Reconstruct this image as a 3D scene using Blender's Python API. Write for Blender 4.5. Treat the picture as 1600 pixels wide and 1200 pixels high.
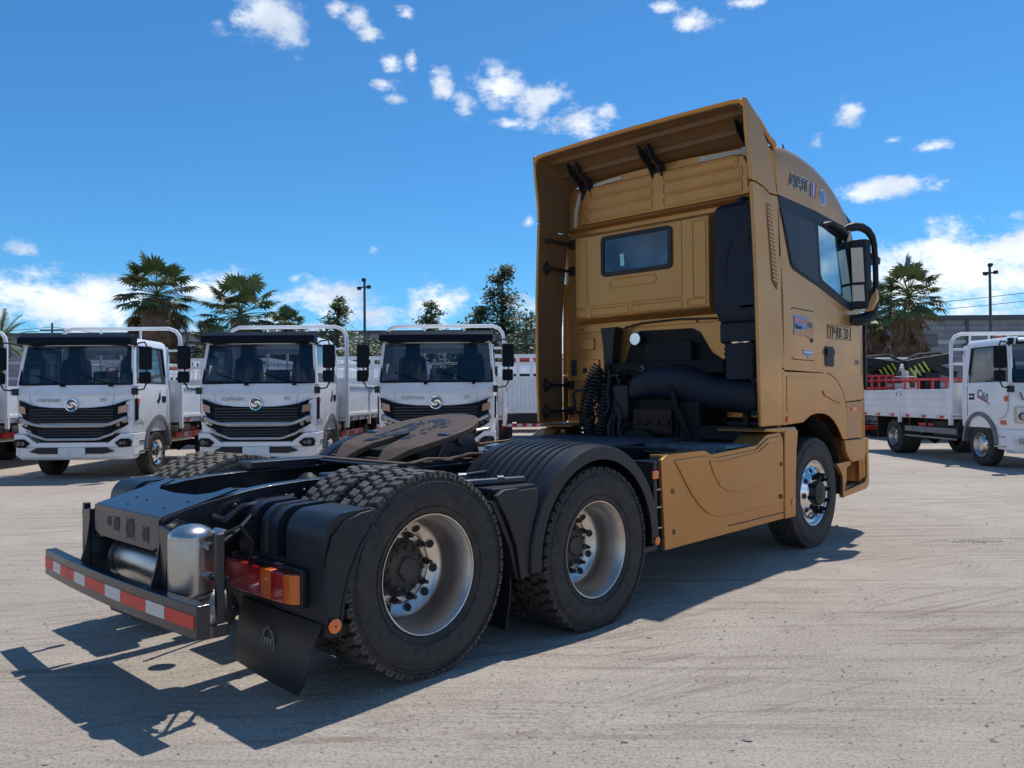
import bpy, bmesh, math, random
from mathutils import Vector, Matrix
import numpy as np
random.seed(7)
R = math.radians
PI = math.pi
for o in list(bpy.data.objects): bpy.data.objects.remove(o)
scene = bpy.context.scene
COL = scene.collection

# ------------------------------------------------------------------ camera, sky, sun
YAW = R(43.404)
CAMP = Vector((-2.6134, -4.2494, 1.3997))
cam_d = bpy.data.cameras.new('camera'); cam = bpy.data.objects.new('camera', cam_d); COL.objects.link(cam)
cam_d.sensor_width = 36; cam_d.lens = 36 * 1253.7 / 1600; cam_d.clip_end = 3000; cam_d.clip_start = 0.05
pit, rol = R(0.9326), R(-0.4263)
fw = Vector((math.cos(YAW)*math.cos(pit), math.sin(YAW)*math.cos(pit), math.sin(pit)))
rt = Vector((math.sin(YAW), -math.cos(YAW), 0)); up = rt.cross(fw)
r2 = math.cos(rol)*rt + math.sin(rol)*up; u2 = -math.sin(rol)*rt + math.cos(rol)*up
M = Matrix((( r2.x, u2.x, -fw.x, CAMP.x), (r2.y, u2.y, -fw.y, CAMP.y), (r2.z, u2.z, -fw.z, CAMP.z), (0, 0, 0, 1)))
cam.matrix_world = M
scene.camera = cam
FH = Vector((math.cos(YAW), math.sin(YAW), 0)); RH = Vector((math.sin(YAW), -math.cos(YAW), 0))
def at(dist, side, z=0):            # metres ahead of / to the right of where the photographer stands
    p = CAMP + FH*dist + RH*side
    return Vector((p.x, p.y, z))

SUN_DIR = Vector((.46, .075, 1)).normalized()       # towards the sun
SUN_EL = math.asin(SUN_DIR.z); SUN_AZ = math.atan2(SUN_DIR.y, SUN_DIR.x)
world = bpy.data.worlds.new('World'); scene.world = world; world.use_nodes = True
nt = world.node_tree; nt.nodes.clear()
def N(t, **k):
    n = nt.nodes.new(t)
    for a, b in k.items(): setattr(n, a, b)
    return n
def val(x): return x
def mth(op, a, b=None, c=None, clamp=False):
    n = N('ShaderNodeMath', operation=op); n.use_clamp = clamp
    for i, x in enumerate((a, b, c)):
        if x is None: continue
        if isinstance(x, (int, float)): n.inputs[i].default_value = x
        else: nt.links.new(x, n.inputs[i])
    return n.outputs[0]
out = N('ShaderNodeOutputWorld')
sky = N('ShaderNodeTexSky', sky_type='NISHITA'); sky.sun_disc = False
sky.sun_elevation = SUN_EL; sky.sun_rotation = PI/2 - SUN_AZ
sky.air_density = 1.0; sky.dust_density = 0.25; sky.ozone_density = 3.0; sky.altitude = 500
SKY_STRENGTH = 0.082
hue = N('ShaderNodeMixRGB', blend_type='MULTIPLY'); hue.inputs[0].default_value = 1.0
hue.inputs[2].default_value = (0.43, 0.97, 1.32, 1)
nt.links.new(sky.outputs[0], hue.inputs[1])
bgs = N('ShaderNodeBackground'); bgs.inputs[1].default_value = SKY_STRENGTH
nt.links.new(hue.outputs[0], bgs.inputs[0])
tc = N('ShaderNodeTexCoord'); sep = N('ShaderNodeSeparateXYZ'); nt.links.new(tc.outputs['Generated'], sep.inputs[0])
az = mth('ARCTAN2', sep.outputs[1], sep.outputs[0])
az = mth('MULTIPLY', mth('SUBTRACT', YAW, az), 180/PI)      # degrees clockwise from the yard's main axis
az = mth('SUBTRACT', mth('MODULO', mth('ADD', az, 540.0), 360.0), 180.0)
el = mth('MULTIPLY', mth('ARCSINE', sep.outputs[2]), 180/PI)
# cloud banks, the broad unseen ones behind the camera added for fill light: (azimuth, elevation, half width, half height, strength)
CL = [(-16.9, 24.4, 3.43, 1.74, 1.00), (-15.4, 23.9, 1.74, 1.46, 0.90), (-18.7, 24.3, 1.37, 0.64, 0.70), (-10.8, 25.1, 1.19, 0.73, 0.80), (-12.2, 25.6, 0.91, 0.64, 0.70), (-10.0, 24.3, 1.01, 0.64, 0.60), (-7.3, 25.6, 0.73, 0.55, 0.60), (-8.4, 22.4, 0.73, 0.64, 0.70), (-7.0, 22.8, 0.50, 0.78, 0.70), (-9.0, 21.3, 1.46, 0.59, 0.75), (-8.1, 20.4, 1.01, 0.41, 0.70), (-5.0, 21.4, 0.91, 1.19, 0.80), (-3.2, 19.9, 1.10, 1.01, 0.80), (-0.5, 21.3, 2.38, 1.55, 1.00), (2.3, 20.5, 2.51, 1.46, 1.00), (4.8, 19.0, 2.74, 1.55, 1.00), (6.6, 19.4, 1.10, 0.82, 0.80), (0.0, 18.9, 2.06, 0.46, 0.60), (13.0, 24.6, 2.01, 0.82, 0.90), (11.3, 25.6, 1.37, 0.46, 0.60), (16.2, 25.3, 1.83, 0.46, 0.60), (23.1, 18.1, 1.28, 1.01, 0.95), (21.1, 16.6, 0.55, 0.64, 0.60), (25.2, 13.1, 3.66, 0.78, 1.05), (27.8, 15.3, 1.55, 0.50, 0.85), (25.6, 16.0, 0.73, 0.27, 0.40), (-9.7, 10.4, 0.64, 0.37, 0.40), (1.3, 12.5, 0.46, 0.64, 0.60), (-15.1, 8.2, 0.73, 0.37, 0.60), (-28.8, 6.0, 7.77, 2.38, 1.05), (-31.6, 9.1, 1.83, 0.73, 0.50), (-30.6, 7.6, 3.20, 1.01, 0.60), (-21.0, 7.4, 3.20, 1.37, 0.70), (-12.6, 6.9, 5.03, 1.74, 0.95), (-5.9, 6.3, 3.20, 1.92, 1.00), (-9.1, 5.8, 4.11, 1.37, 0.90), (0.0, 6.6, 2.74, 1.37, 0.70), (29.2, 7.5, 8.68, 3.43, 1.10), (32.5, 8.4, 6.40, 1.83, 1.00), (25.2, 7.4, 3.20, 1.83, 0.80), (38, 20, 3, 1.4, .8), (-45, 8, 9, 5, 1.0), (75, 12, 18, 8, 1.0), (130, 14, 22, 8, 1.0), (-170, 16, 26, 9, 1.0), (-115, 16, 24, 10, 1.0), (-70, 10, 14, 6, .9), (120, 45, 14, 8, .9)]
aev = N('ShaderNodeCombineXYZ'); nt.links.new(az, aev.inputs[0]); nt.links.new(el, aev.inputs[1])
mx = None
for a, e, wa, we, s in CL:
    vm = N('ShaderNodeVectorMath', operation='MULTIPLY_ADD'); nt.links.new(aev.outputs[0], vm.inputs[0]); vm.inputs[1].default_value = (1/wa, 1/we, 0); vm.inputs[2].default_value = (-a/wa, -e/we, 0)
    vl = N('ShaderNodeVectorMath', operation='LENGTH'); nt.links.new(vm.outputs[0], vl.inputs[0])
    b_ = mth('MULTIPLY_ADD', vl.outputs['Value'], -float(s), float(s))
    mx = b_ if mx is None else mth('MAXIMUM', mx, b_)
bank = mth('MULTIPLY', mth('SUBTRACT', 5.9, mth('ABSOLUTE', mth('SUBTRACT', el, .5))), .22)
mx = mth('MAXIMUM', mx, bank)
mpn = N('ShaderNodeMapping'); mpn.inputs['Scale'].default_value = (1, 1, 1.7); nt.links.new(tc.outputs['Generated'], mpn.inputs[0])
nz = N('ShaderNodeTexNoise'); nz.inputs['Scale'].default_value = 21; nz.inputs['Detail'].default_value = 10; nz.inputs['Roughness'].default_value = .68
nt.links.new(mpn.outputs[0], nz.inputs['Vector'])
dens = mth('ADD', mx, mth('MULTIPLY', mth('SUBTRACT', nz.outputs[0], .5), 2.7))
mr = N('ShaderNodeMapRange', interpolation_type='SMOOTHSTEP'); mr.inputs[1].default_value = .02; mr.inputs[2].default_value = .85
nt.links.new(dens, mr.inputs[0])
near = N('ShaderNodeMapRange'); near.inputs[1].default_value = -.45; near.inputs[2].default_value = .05; nt.links.new(mx, near.inputs[0])
fac = mth('MULTIPLY', mr.outputs[0], near.outputs[0])
fac = mth('MULTIPLY', fac, .93)
nz2 = N('ShaderNodeTexNoise'); nz2.inputs['Scale'].default_value = 11; nz2.inputs['Detail'].default_value = 7; nt.links.new(mpn.outputs[0], nz2.inputs['Vector'])
cr = N('ShaderNodeValToRGB'); cr.color_ramp.elements[0].position = .36; cr.color_ramp.elements[0].color = (.50, .58, .70, 1)
cr.color_ramp.elements[1].position = .60; cr.color_ramp.elements[1].color = (.86, .89, .94, 1); nt.links.new(nz2.outputs[0], cr.inputs[0])
bgc = N('ShaderNodeBackground'); bgc.inputs[1].default_value = 1.0; nt.links.new(cr.outputs[0], bgc.inputs[0])
mixw = N('ShaderNodeMixShader'); nt.links.new(fac, mixw.inputs[0]); nt.links.new(bgs.outputs[0], mixw.inputs[1]); nt.links.new(bgc.outputs[0], mixw.inputs[2])
nt.links.new(mixw.outputs[0], out.inputs[0])

sd = bpy.data.lights.new('sun', 'SUN'); sd.energy = 3.1; sd.angle = R(.53); sd.color = (1, .965, .91)
sun = bpy.data.objects.new('sun', sd); COL.objects.link(sun)
sun.rotation_euler = SUN_DIR.to_track_quat('Z', 'Y').to_euler(); sun.location = (0, 0, 30)
vs = scene.view_settings; vs.view_transform = 'Standard'; vs.look = 'None'; vs.exposure = 0.34; vs.gamma = 1; vs.use_curve_mapping = False
scene.render.resolution_x = 1024; scene.render.resolution_y = 768
scene.render.engine = 'CYCLES'

# ------------------------------------------------------------------ materials
def material(name, col, rough=.5, metal=0., col2=None, nscale=6., nstr=1., bump=0., bscale=60., coat=0., dirt=None, damt=0., dscale=3., spec=.5, aniso_xyz=(1, 1, 1), rvar=.1):
    m = bpy.data.materials.new(name); m.use_nodes = True; t = m.node_tree; t.nodes.clear()
    o = t.nodes.new('ShaderNodeOutputMaterial'); p = t.nodes.new('ShaderNodeBsdfPrincipled'); t.links.new(p.outputs[0], o.inputs[0])
    p.inputs['Roughness'].default_value = rough; p.inputs['Metallic'].default_value = metal
    p.inputs['Specular IOR Level'].default_value = spec
    p.inputs['Coat Weight'].default_value = coat; p.inputs['Coat Roughness'].default_value = .06
    g = t.nodes.new('ShaderNodeNewGeometry'); mp = t.nodes.new('ShaderNodeMapping'); mp.inputs['Scale'].default_value = aniso_xyz
    tcn = t.nodes.new('ShaderNodeTexCoord'); t.links.new(tcn.outputs['Object'], mp.inputs[0])
    n1 = t.nodes.new('ShaderNodeTexNoise'); n1.inputs['Scale'].default_value = nscale; n1.inputs['Detail'].default_value = 6; t.links.new(mp.outputs[0], n1.inputs['Vector'])
    c2 = col2 or tuple(min(1, c*.8) for c in col)
    mx_ = t.nodes.new('ShaderNodeMixRGB'); mx_.inputs[1].default_value = (*col, 1); mx_.inputs[2].default_value = (*c2, 1)
    r_ = t.nodes.new('ShaderNodeMapRange'); r_.inputs[1].default_value = .35; r_.inputs[2].default_value = .65; r_.inputs[4].default_value = nstr
    t.links.new(n1.outputs[0], r_.inputs[0]); t.links.new(r_.outputs[0], mx_.inputs[0]); c = mx_.outputs[0]
    rr = t.nodes.new('ShaderNodeMapRange'); rr.inputs[3].default_value = max(0, rough-rvar); rr.inputs[4].default_value = min(1, rough+rvar); t.links.new(n1.outputs[0], rr.inputs[0])
    rough_out = rr.outputs[0]
    if dirt:
        n2 = t.nodes.new('ShaderNodeTexNoise'); n2.inputs['Scale'].default_value = dscale; n2.inputs['Detail'].default_value = 10; n2.inputs['Roughness'].default_value = .7; t.links.new(mp.outputs[0], n2.inputs['Vector'])
        d = t.nodes.new('ShaderNodeMapRange'); d.inputs[1].default_value = .42; d.inputs[2].default_value = .72; d.inputs[4].default_value = damt; t.links.new(n2.outputs[0], d.inputs[0])
        m2 = t.nodes.new('ShaderNodeMixRGB'); m2.inputs[2].default_value = (*dirt, 1); t.links.new(d.outputs[0], m2.inputs[0]); t.links.new(c, m2.inputs[1]); c = m2.outputs[0]
        ra = t.nodes.new('ShaderNodeMath'); ra.operation = 'ADD'; ra.use_clamp = True; t.links.new(rough_out, ra.inputs[0])
        rm = t.nodes.new('ShaderNodeMath'); rm.operation = 'MULTIPLY'; rm.inputs[1].default_value = .5; t.links.new(d.outputs[0], rm.inputs[0]); t.links.new(rm.outputs[0], ra.inputs[1]); rough_out = ra.outputs[0]
    t.links.new(c, p.inputs['Base Color']); t.links.new(rough_out, p.inputs['Roughness'])
    if bump:
        n3 = t.nodes.new('ShaderNodeTexNoise'); n3.inputs['Scale'].default_value = bscale; n3.inputs['Detail'].default_value = 5; t.links.new(mp.outputs[0], n3.inputs['Vector'])
        b = t.nodes.new('ShaderNodeBump'); b.inputs['Strength'].default_value = bump; b.inputs['Distance'].default_value = .01; t.links.new(n3.outputs[0], b.inputs['Height']); t.links.new(b.outputs[0], p.inputs['Normal'])
    return m
DUST = (.30, .26, .21)
GOLD = material('gold_paint', (.52, .248, .073), .29, .55, (.48, .228, .067), 2.5, .8, coat=.04, dirt=DUST, damt=.10, dscale=2.2, spec=.2)
FRAME = material('black_chassis_paint', (.012, .015, .022), .32, 0, (.016, .018, .025), 5, 1, coat=.25, dirt=(.12, .10, .085), damt=.10, dscale=7)
PLAS = material('black_plastic', (.010, .012, .017), .40, 0, (.015, .017, .023), 4, 1, dirt=(.11, .10, .09), damt=.08, dscale=6, bump=.05, spec=.35)
NAVY = material('dark_intake_plastic', (.006, .010, .019), .5, 0, (.008, .013, .023), 4, 1, dirt=(.06, .06, .06), damt=.05, spec=.3)
DARK = material('matt_black_parts', (.007, .007, .009), .6, 0, (.02, .018, .016), 6, 1)
RUB = material('tyre_rubber', (.014, .014, .015), .72, 0, (.024, .023, .022), 3, 1, dirt=(.17, .14, .11), damt=.34, dscale=14, bump=.15, bscale=90)
RUBT = material('dusty_tread', (.03, .029, .028), .6, 0, (.085, .078, .07), 9, 1, dirt=(.20, .17, .14), damt=.5, dscale=16, bump=.15)
RUBD = material('dusty_tyre_rubber', (.10, .085, .068), .85, 0, (.16, .135, .105), 6, 1, dirt=(.26, .21, .16), damt=.6, dscale=9, bump=.2)
RUBM = material('muddy_tyre_rubber', (.028, .026, .025), .78, 0, (.05, .045, .04), 3, 1, dirt=(.16, .13, .10), damt=.45, dscale=5, bump=.15, bscale=90)
ALU = material('brushed_aluminium', (.74, .68, .61), .34, 1, (.50, .45, .40), 5, .8, dirt=(.22, .17, .12), damt=.22, dscale=4)
ALUP = material('polished_aluminium', (.80, .79, .77), .13, 1, (.7, .69, .67), 5, .8, dirt=(.3, .25, .2), damt=.15, dscale=4)
STEEL = material('tank_metal', (.50, .49, .47), .30, .95, (.44, .43, .41), 3, .7, dirt=(.25, .22, .18), damt=.12)
GREASE = material('greasy_plate', (.075, .043, .025), .5, .0, (.15, .092, .055), 5, 1, dirt=(.03, .025, .022), damt=.85, dscale=5, bump=.25, bscale=30, spec=.35)
GREASEB = material('black_grease', (.012, .013, .015), .38, 0, (.035, .034, .034), 14, 1, bump=.8, bscale=45, spec=.2)
RED = material('red_lens', (.42, .012, .012), .15, 0, (.30, .008, .008), 9, 1, coat=.6, dirt=DUST, damt=.15)
RREF = material('red_reflective', (.68, .035, .02), .45, 0, (.55, .03, .02), 9, .7)
WREF = material('white_reflective', (.62, .62, .60), .35, 0, (.52, .52, .50), 40, .7)
AMB = material('amber_lens', (.62, .11, .012), .2, 0, (.7, .15, .015), 9, 1, coat=.5)
ORR = material('orange_reflector', (.95, .20, .03), .3, 0, (.85, .16, .02), 20, .6, coat=.5)
WHITE = material('white_paint', (.88, .88, .88), .30, 0, (.78, .785, .79), 3, .7, coat=.6, dirt=(.45, .42, .38), damt=.14, dscale=2)
WHITEC = material('white_cargo_paint', (.85, .85, .85), .4, 0, (.74, .75, .76), 3, .8, coat=.2, dirt=(.42, .39, .35), damt=.22, dscale=2)
TRED = material('red_machine_paint', (.50, .025, .022), .38, 0, (.42, .02, .02), 4, .8, coat=.3)
TYEL = material('yellow_green_paint', (.62, .72, .05), .4)
TYW = material('yellow_paint', (.75, .42, .03), .4)
GREYB = material('grey_decal', (.16, .17, .19), .4)
SILV = material('silver_decal', (.55, .56, .58), .3, .6)
CARD = material('beige_card', (.62, .57, .45), .8)
SEAT = material('seat_fabric', (.05, .065, .10), .85, 0, (.07, .085, .12), 5)
INNERF = material('fairing_back_and_slot_shade', (.20, .105, .04), .6, 0, (.16, .085, .034), 3, 1, dirt=DUST, damt=.1)  # darker brown than the gold; the grille backing uses it as painted slot shade
INTER = material('cab_interior_trim', (.10, .11, .13), .75)
DECK = material('chequer_deck', (.10, .125, .16), .35, .6, (.16, .19, .24), 9, 1, dirt=DUST, damt=.3)
CHROME = material('chrome', (.78, .78, .78), .08, 1, (.6, .6, .6), 5, .5)
SEALM = material('pale_seal', (.55, .52, .46), .6)
INK = material('black_ink', (.03, .03, .03), .5)
BLUED = material('blue_decal', (.10, .28, .62), .4)
def glass(name, tint=(.05, .07, .09), trans=.5, refl=.12, rough=.03):
    m = bpy.data.materials.new(name); m.use_nodes = True; t = m.node_tree; t.nodes.clear()
    o = t.nodes.new('ShaderNodeOutputMaterial'); tr = t.nodes.new('ShaderNodeBsdfTransparent'); tr.inputs[0].default_value = (*tint, 1)
    gl = t.nodes.new('ShaderNodeBsdfGlossy'); gl.inputs['Roughness'].default_value = rough; gl.inputs[0].default_value = (.9, .95, 1, 1)
    lw = t.nodes.new('ShaderNodeLayerWeight'); lw.inputs[0].default_value = .5; fr = t.nodes.new('ShaderNodeMath'); fr.operation = 'POWER'; fr.inputs[1].default_value = 4.0; t.links.new(lw.outputs['Facing'], fr.inputs[0])
    nz_ = t.nodes.new('ShaderNodeTexNoise'); nz_.inputs['Scale'].default_value = 2.5
    ad = t.nodes.new('ShaderNodeMath'); ad.operation = 'ADD'; ad.use_clamp = True; ad.inputs[1].default_value = refl+.05; t.links.new(fr.outputs[0], ad.inputs[0])
    b = t.nodes.new('ShaderNodeBump'); b.inputs['Strength'].default_value = .02; t.links.new(nz_.outputs[0], b.inputs['Height']); t.links.new(b.outputs[0], gl.inputs['Normal'])
    mxs = t.nodes.new('ShaderNodeMixShader'); t.links.new(ad.outputs[0], mxs.inputs[0]); t.links.new(tr.outputs[0], mxs.inputs[1]); t.links.new(gl.outputs[0], mxs.inputs[2]); t.links.new(mxs.outputs[0], o.inputs[0])
    return m
GLASS = glass('windscreen_glass', (.30, .36, .43), refl=0.)
GLASSD = material('dark_window_glass', (.008, .015, .026), .28, 0, (.012, .02, .034), 3, 1, coat=0, rvar=.04, spec=.12)
GLASSM = material('mirror_tinted_glass', (.30, .48, .55), .05, 1, (.16, .26, .30), 2.5, 1, rvar=.02)
GLASSW = material('rear_window_glass', (.10, .13, .16), .07, .6, (.04, .055, .07), 2.5, 1, rvar=.02)
MIRR = material('mirror_face', (.30, .34, .37), .03, 1, (.4, .45, .5), 3, .5, rvar=.02)
LENS = material('headlamp_glass', (.35, .37, .40), .08, .7, (.08, .08, .09), 22, 1, coat=1)

# ------------------------------------------------------------------ mesh helpers
class MB:
    def __init__(s): s.v = []; s.f = []; s.m = []; s.mats = []
    def mi(s, mat):
        if mat not in s.mats: s.mats.append(mat)
        return s.mats.index(mat)
    def add(s, vs_, fs, mat):
        k = len(s.v); i = s.mi(mat); s.v += [tuple(a) for a in vs_]
        for f in fs: s.f.append(tuple(k+a for a in f)); s.m.append(i)
        return s
    def box(s, x0, x1, y0, y1, z0, z1, mat):
        if x0 > x1: x0, x1 = x1, x0
        if y0 > y1: y0, y1 = y1, y0
        if z0 > z1: z0, z1 = z1, z0
        return s.add([(x, y, z) for x in (x0, x1) for y in (y0, y1) for z in (z0, z1)],
              [(0, 1, 3, 2), (4, 6, 7, 5), (0, 4, 5, 1), (2, 3, 7, 6), (0, 2, 6, 4), (1, 5, 7, 3)], mat)
    def obox(s, c, ax, ay, az_, mat):      # oriented box: centre and three half-vectors
        c, ax, ay, az_ = map(Vector, (c, ax, ay, az_))
        return s.add([c+ax*i+ay*j+az_*k for i in (-1, 1) for j in (-1, 1) for k in (-1, 1)],
              [(0, 1, 3, 2), (4, 6, 7, 5), (0, 4, 5, 1), (2, 3, 7, 6), (0, 2, 6, 4), (1, 5, 7, 3)], mat)
    def prism(s, poly, axis, a, b, mat):   # poly: 2D points in the other two axes (order xz for y, yz for x, xy for z)
        def mk(p, t):
            return {'y': (p[0], t, p[1]), 'x': (t, p[0], p[1]), 'z': (p[0], p[1], t)}[axis]
        n = len(poly); vs_ = [mk(p, a) for p in poly]+[mk(p, b) for p in poly]
        fs = [tuple(range(n)), tuple(range(2*n-1, n-1, -1))]+[(i, i+n, (i+1) % n+n, (i+1) % n) for i in range(n)]
        return s.add(vs_, fs, mat)
    def loft(s, rings, mat, closed=True, cap=True):
        n = len(rings[0]); vs_ = [p for r in rings for p in r]; fs = []
        for i in range(len(rings)-1):
            for j in range(n if closed else n-1):
                k = (j+1) % n; fs.append((i*n+j, i*n+k, (i+1)*n+k, (i+1)*n+j))
        if cap and closed: fs += [tuple(range(n-1, -1, -1)), tuple((len(rings)-1)*n+j for j in range(n))]
        return s.add(vs_, fs, mat)
    def cyl(s, p0, p1, r, mat, n=16, r1=None, cap=True):
        p0, p1 = Vector(p0), Vector(p1); d = (p1-p0).normalized(); a = d.orthogonal().normalized(); b = d.cross(a); r1 = r if r1 is None else r1
        return s.loft([[p+(a*math.cos(t)+b*math.sin(t))*q for t in [2*PI*i/n for i in range(n)]] for p, q in ((p0, r), (p1, r1))], mat, cap=cap)
    def lathe(s, prof, c, ax, mat, n=48):  # prof [(along, radius)]
        c, d = Vector(c), Vector(ax).normalized(); a = d.orthogonal().normalized(); b = d.cross(a)
        return s.loft([[c+d*h+(a*math.cos(t)+b*math.sin(t))*r for t in [2*PI*i/n for i in range(n)]] for h, r in prof], mat, cap=False)
    def tube(s, pts, r, mat, n=8, cap=True):
        pts = [Vector(p) for p in pts]; rings = []; prev = None
        for i, p in enumerate(pts):
            d = (pts[min(i+1, len(pts)-1)]-pts[max(i-1, 0)]).normalized()
            a = (prev - d*prev.dot(d)).normalized() if prev is not None and (prev - d*prev.dot(d)).length > 1e-4 else d.orthogonal().normalized()
            prev = a; b = d.cross(a)
            rr = r[i] if isinstance(r, (list, tuple)) else r
            rings.append([p+(a*math.cos(t)+b*math.sin(t))*rr for t in [2*PI*k/n for k in range(n)]])
        return s.loft(rings, mat, cap=cap)
    def build(s, name, parent=None, bevel=0., seg=2, angle=35, loc=None):
        me = bpy.data.meshes.new(name); me.from_pydata(s.v, [], s.f)
        for mt in s.mats: me.materials.append(mt)
        me.polygons.foreach_set('material_index', s.m)
        bm = bmesh.new(); bm.from_mesh(me); bmesh.ops.recalc_face_normals(bm, faces=bm.faces); bm.to_mesh(me); bm.free()
        me.polygons.foreach_set('use_smooth', [True]*len(me.polygons)); me.set_sharp_from_angle(angle=R(angle)); me.update()
        o = bpy.data.objects.new(name, me); COL.objects.link(o)
        if parent: o.parent = parent
        if loc: o.location = loc
        if bevel:
            b = o.modifiers.new('bevel', 'BEVEL'); b.width = bevel; b.segments = seg; b.limit_method = 'ANGLE'; b.angle_limit = R(40); b.harden_normals = True
        return o
def tag(o, label, cat, group=None, kind=None):
    if label: o['label'] = label
    if cat: o['category'] = cat
    if group: o['group'] = group
    if kind: o['kind'] = kind
    return o
def thing(name, label, cat, loc=(0, 0, 0), rz=0., group=None):
    o = bpy.data.objects.new(name, None); COL.objects.link(o); o.location = loc; o.rotation_euler = (0, 0, rz); o.empty_display_size = .3
    return tag(o, label, cat, group)
def struct(name, mb, **k): return tag(mb.build(name, **k), None, None, kind='structure')
def dup(o, parent=None):
    c = o.copy(); COL.objects.link(c); c.parent = parent
    for ch in list(o.children): dup(ch, c)
    return c
def text(name, s, size, mat, parent, mtx, ext=.002, sx=1., font_off=0., align='LEFT'):
    cu = bpy.data.curves.new(name, 'FONT'); cu.body = s; cu.size = size; cu.extrude = ext; cu.offset = font_off; cu.align_x = align; cu.resolution_u = 3
    tmp = bpy.data.objects.new(name, cu); COL.objects.link(tmp)
    bpy.context.view_layer.update()
    me = bpy.data.meshes.new_from_object(tmp.evaluated_get(bpy.context.evaluated_depsgraph_get())); bpy.data.objects.remove(tmp)
    me.transform(mtx @ Matrix.Diagonal((sx, 1, 1, 1))); me.materials.clear(); me.materials.append(mat)
    o = bpy.data.objects.new(name, me); COL.objects.link(o); o.parent = parent
    return o
def arc(cx, cz, r, a0, a1, n): return [(cx+r*math.cos(R(a0+(a1-a0)*i/n)), cz+r*math.sin(R(a0+(a1-a0)*i/n))) for i in range(n+1)]
def rrect(x0, x1, z0, z1, r, n=4):
    return arc(x1-r, z1-r, r, 0, 90, n)+arc(x0+r, z1-r, r, 90, 180, n)+arc(x0+r, z0+r, r, 180, 270, n)+arc(x1-r, z0+r, r, 270, 360, n)
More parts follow.
